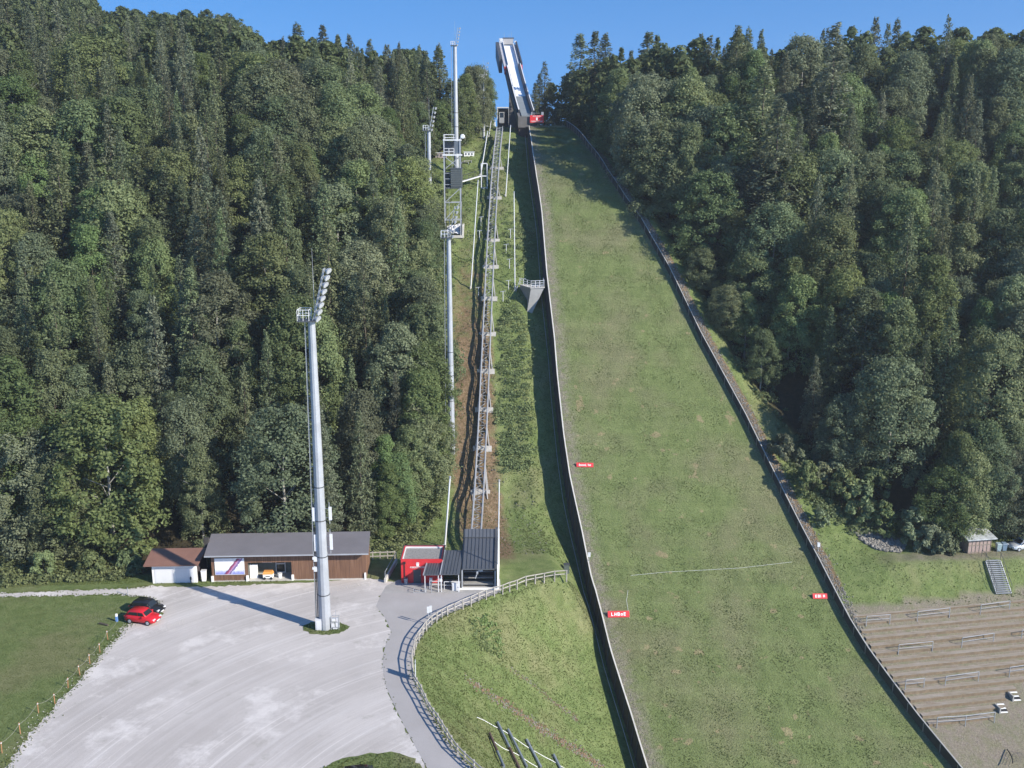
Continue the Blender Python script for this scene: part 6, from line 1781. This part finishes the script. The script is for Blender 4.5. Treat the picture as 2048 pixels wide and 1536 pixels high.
def tufts(name, pts, hmin, hmax, m, label, seed=1, wid=.7):
    rng = np.random.default_rng(seed); P_ = np.asarray(pts); n = len(P_)
    h = rng.uniform(hmin, hmax, n); w = h*wid; a = rng.uniform(0, 6.28, n)
    lean = rng.normal(size=(n, 2))*.35*h[:, None]
    Vs, Fs = [], []
    for k in range(2):
        aa = a+k*1.57; dx, dy = np.cos(aa)*w, np.sin(aa)*w
        z0 = P_[:, 2]-.03
        v = np.stack([np.stack([P_[:, 0]-dx, P_[:, 1]-dy, z0], 1), np.stack([P_[:, 0]+dx, P_[:, 1]+dy, z0], 1), np.stack([P_[:, 0]+lean[:, 0], P_[:, 1]+lean[:, 1], P_[:, 2]+h], 1)], 1).reshape(-1, 3)
        Vs.append(v); Fs.append(np.arange(3*n).reshape(n, 3)+k*3*n)
    o = link(name, np_mesh(name, np.concatenate(Vs), np.concatenate(Fs), m)); o['kind'] = 'stuff'; o['label'] = label
    return o
rng = np.random.default_rng(21)
def sample_hill(n):
    s = 84+(222-84)*rng.random(n)**1.25; t = rng.random(n); q = QL(s)+.15+(QR(s)-QL(s)-.3)*t
    k = rng.random(n) > .75*(1-smoothstep(.2, 2.4, q-QL(s)))
    s, q = s[k], q[k]; x, y = to_xy(s, q); return np.stack([x, y, P(s)], 1)
tufts('hill_grass', sample_hill(90000), .04, .10, M['blade'], 'short grey-green grass growing through the matting of the landing hill', 2)
def sample_px(poly, n, bad=None):
    """n ground points inside a plan outline given by its corners"""
    pp = [G(u, v) for u, v in poly]; x0, x1 = min(p.x for p in pp), max(p.x for p in pp); y0, y1 = min(p.y for p in pp), max(p.y for p in pp)
    X = rng.uniform(x0, x1, n*4); Y = rng.uniform(y0, y1, n*4); c = np.zeros(n*4, bool); j = len(pp)-1
    for i in range(len(pp)):
        a, b = pp[i], pp[j]
        c ^= ((a.y > Y) != (b.y > Y)) & (X < (b.x-a.x)*(Y-a.y)/(b.y-a.y+1e-9)+a.x); j = i
    X, Y = X[c][:n], Y[c][:n]; return np.stack([X, Y, T(X, Y)], 1)
BANK = [(1128,1158),(1080,1165),(1020,1186),(960,1206),(900,1233),(866,1256),(842,1290),(835,1320),(838,1350),(856,1395),(880,1435),(915,1490),(960,1536),(1010,1590),(1290,1590),(1272,1536),(1235,1420),(1205,1310),(1180,1220),(1160,1160)]
tufts('bank_grass', sample_px(BANK, 30000), .04, .12, M['blade_lush'], 'rough green grass on the bank between the path fence and the landing hill', 3)
tufts('field_grass', sample_px([(0,1200),(100,1197),(225,1194),(285,1200),(255,1236),(210,1286),(140,1362),(60,1455),(0,1515),(-60,1560),(-120,1300)], 16000), .03, .08, M['blade_lush'], 'short worn grass of the field left of the gravel car park', 4)
def sample_strip(n, s0, s1, o0, o1, side):
    s = rng.uniform(s0, s1, n); o = rng.uniform(o0, o1, n); q = QL(s)-.4-o if side < 0 else QR(s)+.35+o
    x, y = to_xy(s, q); return np.stack([x, y, T(x, y)], 1)
sl = sample_strip(46000, 119, 214, .2, 26, -1); ss, qq = to_sq(sl[:, 0], sl[:, 1])
k = ~in_wood_left(ss, qq); oo = QL(ss)-qq; dens = np.where((oo > 8) & (oo < 17) & (ss < 170), .35, 1.0); k &= rng.random(len(k)) < dens
tufts('slope_grass', sl[k], .05, .17, M['blade_lush'], 'rough grass on the slope around the lift track', 5)
sr = sample_strip(26000, 110.8, 190, .8, 34, 1); ss, qq = to_sq(sr[:, 0], sr[:, 1]); dd = qq-QR(ss)
k = ~(in_wood_right(ss, dd)) & ~((ss > 116.3) & (ss < 119.2) & (dd > 9)) & (ss > 111.9)
tufts('verge_grass', sr[k], .05, .14, M['blade_lush'], 'green grass on the bank and verge right of the landing hill', 6)
tufts('island_grass', np.concatenate([np.stack([(lambda p: np.array([p.x, p.y, .03]))(atz(650+44*math.sqrt(r)*math.cos(a), 1256+13*math.sqrt(r)*math.sin(a))) for r, a in zip(rng.random(900), rng.uniform(0, 6.28, 900))]),
    sample_px([(640,1536),(690,1519),(760,1508),(800,1509),(835,1528),(848,1545),(700,1600)], 1600)+np.array([0, 0, .03]),
    sample_px([(305,1168),(420,1170),(590,1165),(590,1161),(400,1164),(305,1165)], 500)+np.array([0, 0, .03]), sample_px([(0,1176),(120,1172),(250,1168),(300,1164),(296,1150),(150,1155),(0,1160)], 3000)]), .04, .12, M['blade_lush'], 'tufts of grass along the edges of the car park', 7)

# tufts that grow out of the seams: foot of the path fence, ragged edges of gravel and asphalt
def along(pts, n, w):
    out = []
    for _ in range(n):
        k = rng.integers(len(pts)-1); p = pts[k].lerp(pts[k+1], rng.random()); x, y = p.x+rng.normal()*w, p.y+rng.normal()*w
        out.append((x, y, max(Tz(x, y), 0)+.02 if Tz(x, y) > -.25 else Tz(x, y)+.01))
    return np.array(out)
tufts('edge_grass', np.concatenate([along(FENCE, 1500, .22), along(Z0([(262,1246),(243,1258),(235,1275),(214,1292),(196,1318),(170,1345),(150,1368),(120,1400),(88,1437),(56,1473),(30,1505),(10,1540)]), 900, .35), along(Z0(PATH_EDGE[:-2]), 50, .10), along(Z0([(0,1194),(120,1192),(230,1189),(290,1194),(318,1206)]), 400, .2), along(Z0([(0,1186),(120,1182),(250,1177),(300,1173)]), 300, .2)]), .04, .14, M['blade_lush'], 'ragged grass growing along the edges of the gravel, the path and the fence', 9)
def weeds(name, pts, rad, hgt, nleaf, size, m, label, seed):
    """low clumps of leaves standing on the ground"""
    r_ = np.random.default_rng(seed); n = len(pts); idx = np.repeat(np.arange(n), nleaf); k = len(idx)
    d = unit(r_.normal(size=(k, 3))); d[:, 2] = np.abs(d[:, 2])
    sc = r_.uniform(.5, 1.3, n)[idx][:, None]
    C = pts[idx]+d*np.array([rad, rad, hgt])*sc*r_.uniform(.5, 1.0, (k, 1))
    Nn = unit(d*.6+np.array([0, 0, .5])+r_.normal(size=(k, 3))*.7)
    V, F = leaf_quads(C, Nn, size*r_.uniform(.6, 1.3, k), r_)
    o = link(name, np_mesh(name, V, F, m)); o['kind'] = 'stuff'; o['label'] = label
weeds('undergrowth', np.concatenate([sample_px([(1000,640),(1050,640),(1066,700),(1058,800),(1070,900),(1060,935),(1005,945),(990,860),(992,740)], 300), sample_px([(1010,420),(1062,430),(1068,520),(1030,560),(1012,520)], 70), sample_px([(1015,600),(1050,640),(1000,650)], 24)]), .95, .42, 60, .13, M['bush'], 'knee-high shrubs and weeds on the slope between lift track and hill wall', 31)
weeds('wood_edge_weeds', np.concatenate([sample_px([(0,1110),(90,1112),(180,1095),(270,1108),(292,1142),(240,1160),(120,1166),(0,1172)], 330), sample_px([(700,1096),(770,1085),(830,1040),(880,985),(898,1000),(850,1070),(790,1105),(740,1106)], 60)]), .8, .8, 65, .19, M['bush'], 'bright green weeds and low bushes along the foot of the left wood', 32)
weeds('forest_undergrowth', np.concatenate([sample_strip(240, 123, 215, 3.0, 9.0, 1), sample_px([(1560,930),(1620,1010),(1690,1062),(1800,1075),(1900,1092),(1900,1060),(1740,1000),(1620,900),(1570,880)], 200)]), .9, .8, 55, .2, M['leaf'], 'dark undergrowth along the edge of the right wood', 33)
weeds('leafy_patch', sample_px([(935,1240),(975,1230),(1000,1262),(1008,1300),(1000,1318),(965,1300),(940,1268)], 150), .34, .12, 14, .13, mat_blade('butterbur_leaves', (.20, .29, .10), (.28, .38, .15), (.36, .46, .22)), 'patch of pale broad-leaved weeds on the upper bank', 34)

BUSH = []
for i, (h, r) in enumerate([(2.6, 1.5), (4.2, 1.5), (3.2, 1.7)]):
    V, F = broadleaf_crown(500+i, h, r, 50, 60, .17, .02, 1, .35); BUSH.append((h, np_mesh('foliage', V, F, M['bush']), trunk_mesh('stem', h*.8, .06, M['bark'], 60+i)))
def bush(u, v, h, k, lab, grp='bushes at the edge of the right wood'):
    p = G(u, v); t = thing('bush', lab, 'bush', p, RNG.uniform(0, 6), grp); s = h/BUSH[k][0]; t.scale = (s*1.05, s*1.05, s)
    link('foliage', BUSH[k][1], t); link('stem', BUSH[k][2], t)
bush(1563, 915, 3.2, 0, 'light green bush, uppermost of those along the right wood edge')
bush(1598, 935, 2.6, 1, 'slim dark green bush just right of the uppermost bush at the right wood edge')
bush(1612, 992, 4.8, 1, 'tall cone-shaped light green bush beside the right hill wall, below the uppermost bush')
bush(1640, 985, 4.2, 1, 'second cone-shaped light green bush, close right of the tall one')
bush(1682, 1020, 5.6, 1, 'largest pointed green bush in the middle of the right wood edge')
bush(1715, 1040, 5.2, 2, 'broad green bush right of the largest pointed bush, above the boulders')
bush(1762, 1070, 4.6, 1, 'green bush directly above the right half of the boulders')
bush(1640, 1052, 2.3, 2, 'low round bush standing alone on the grass, left of the boulders')
bush(1825, 1092, 5.2, 1, 'tall light green bush right of the boulders')
bush(1855, 1102, 3.6, 2, 'wide light green bush halfway between boulders and timber shed')
bush(1885, 1104, 3.0, 0, 'light green bush nearest to the timber shed')
bush(1665, 975, 4.0, 2, 'dark green bush behind the two cone-shaped ones')
bush(1740, 1005, 5.0, 2, 'dark green bush behind the bushes above the boulders')
bush(185, 1148, 2.8, 2, 'yellow-green bush at the foot of the left wood above the road', 'bushes at the foot of the left wood')
bush(260, 1135, 2.4, 0, 'light green bush left of the white garage', 'bushes at the foot of the left wood')
bush(90, 1152, 3.0, 2, 'light green bush at the foot of the left wood near the left picture edge', 'bushes at the foot of the left wood')

# ------------------------------------------------------------------ morning haze: one closed box of even thin air
mb = MB(); mb.box((0, 260, 62), (1900, 1500, 184)); hz = mb.build('haze', None, None); hz['kind'] = 'stuff'; hz['label'] = 'thin pale morning haze in the air'
hm = bpy.data.materials.new('haze'); hm.use_nodes = True; nt = hm.node_tree; nt.nodes.remove(nt.nodes['Principled BSDF'])
pv = nt.nodes.new('ShaderNodeVolumePrincipled'); pv.inputs['Density'].default_value = .0002; pv.inputs['Color'].default_value = (.86, .92, 1, 1); pv.inputs['Anisotropy'].default_value = .2
nt.links.new(pv.outputs[0], nt.nodes['Material Output'].inputs['Volume']); hz.data.materials.append(hm)
# ------------------------------------------------------------------ camera, sun, sky
cam_d = bpy.data.cameras.new('camera'); cam = bpy.data.objects.new('camera', cam_d); COL.objects.link(cam)
cam.location = (0, 0, CAMZ); cam.rotation_euler = (R(90)-PITCH, 0, 0)
cam_d.sensor_width = 36; cam_d.lens = 36*FPX/2048; cam_d.clip_end = 5000; cam_d.clip_start = .5
SC.camera = cam
SUN_AZ = math.atan2(.853, -.522); SUN_EL = R(29)
sd = bpy.data.lights.new('sun', 'SUN'); sd.energy = 4.4; sd.angle = R(.5); sd.color = (1, .925, .80)
so = bpy.data.objects.new('sun', sd); COL.objects.link(so)
tos = Vector((math.sin(SUN_AZ)*math.cos(SUN_EL), math.cos(SUN_AZ)*math.cos(SUN_EL), math.sin(SUN_EL)))
so.rotation_euler = tos.to_track_quat('Z', 'Y').to_euler(); so.location = tos*200
w = bpy.data.worlds.new('World'); SC.world = w; w.use_nodes = True
nt = w.node_tree; bg = nt.nodes['Background']
sky = nt.nodes.new('ShaderNodeTexSky'); sky.sky_type = 'NISHITA'; sky.sun_disc = False
sky.sun_elevation = SUN_EL; sky.sun_rotation = SUN_AZ; sky.altitude = 900; sky.air_density = 1.0; sky.dust_density = .6; sky.ozone_density = 3.5
# read the sky a little above the true direction: a clear mountain sky, deep blue down to the ridge
tc = nt.nodes.new('ShaderNodeTexCoord'); mp = nt.nodes.new('ShaderNodeMapping'); mp.vector_type = 'POINT'
mp.inputs['Location'].default_value = (0, 0, .30)
nt.links.new(tc.outputs['Generated'], mp.inputs['Vector'])
nm = nt.nodes.new('ShaderNodeVectorMath'); nm.operation = 'NORMALIZE'; nt.links.new(mp.outputs[0], nm.inputs[0])
nt.links.new(nm.outputs[0], sky.inputs['Vector'])
hs = nt.nodes.new('ShaderNodeHueSaturation'); hs.inputs['Saturation'].default_value = 1.25
nt.links.new(sky.outputs[0], hs.inputs['Color']); nt.links.new(hs.outputs[0], bg.inputs['Color']); bg.inputs['Strength'].default_value = .14
SC.view_settings.view_transform = 'Standard'; SC.view_settings.look = 'None'; SC.view_settings.exposure = .8; SC.view_settings.gamma = 1
SC.cycles.max_bounces = 6; SC.cycles.diffuse_bounces = 3; SC.cycles.glossy_bounces = 2; SC.cycles.transmission_bounces = 3; SC.cycles.transparent_max_bounces = 4
SC.cycles.use_denoising = True; SC.cycles.denoiser = 'OPENIMAGEDENOISE'; SC.cycles.denoising_input_passes = 'RGB_ALBEDO_NORMAL'; SC.cycles.denoising_prefilter = 'ACCURATE'
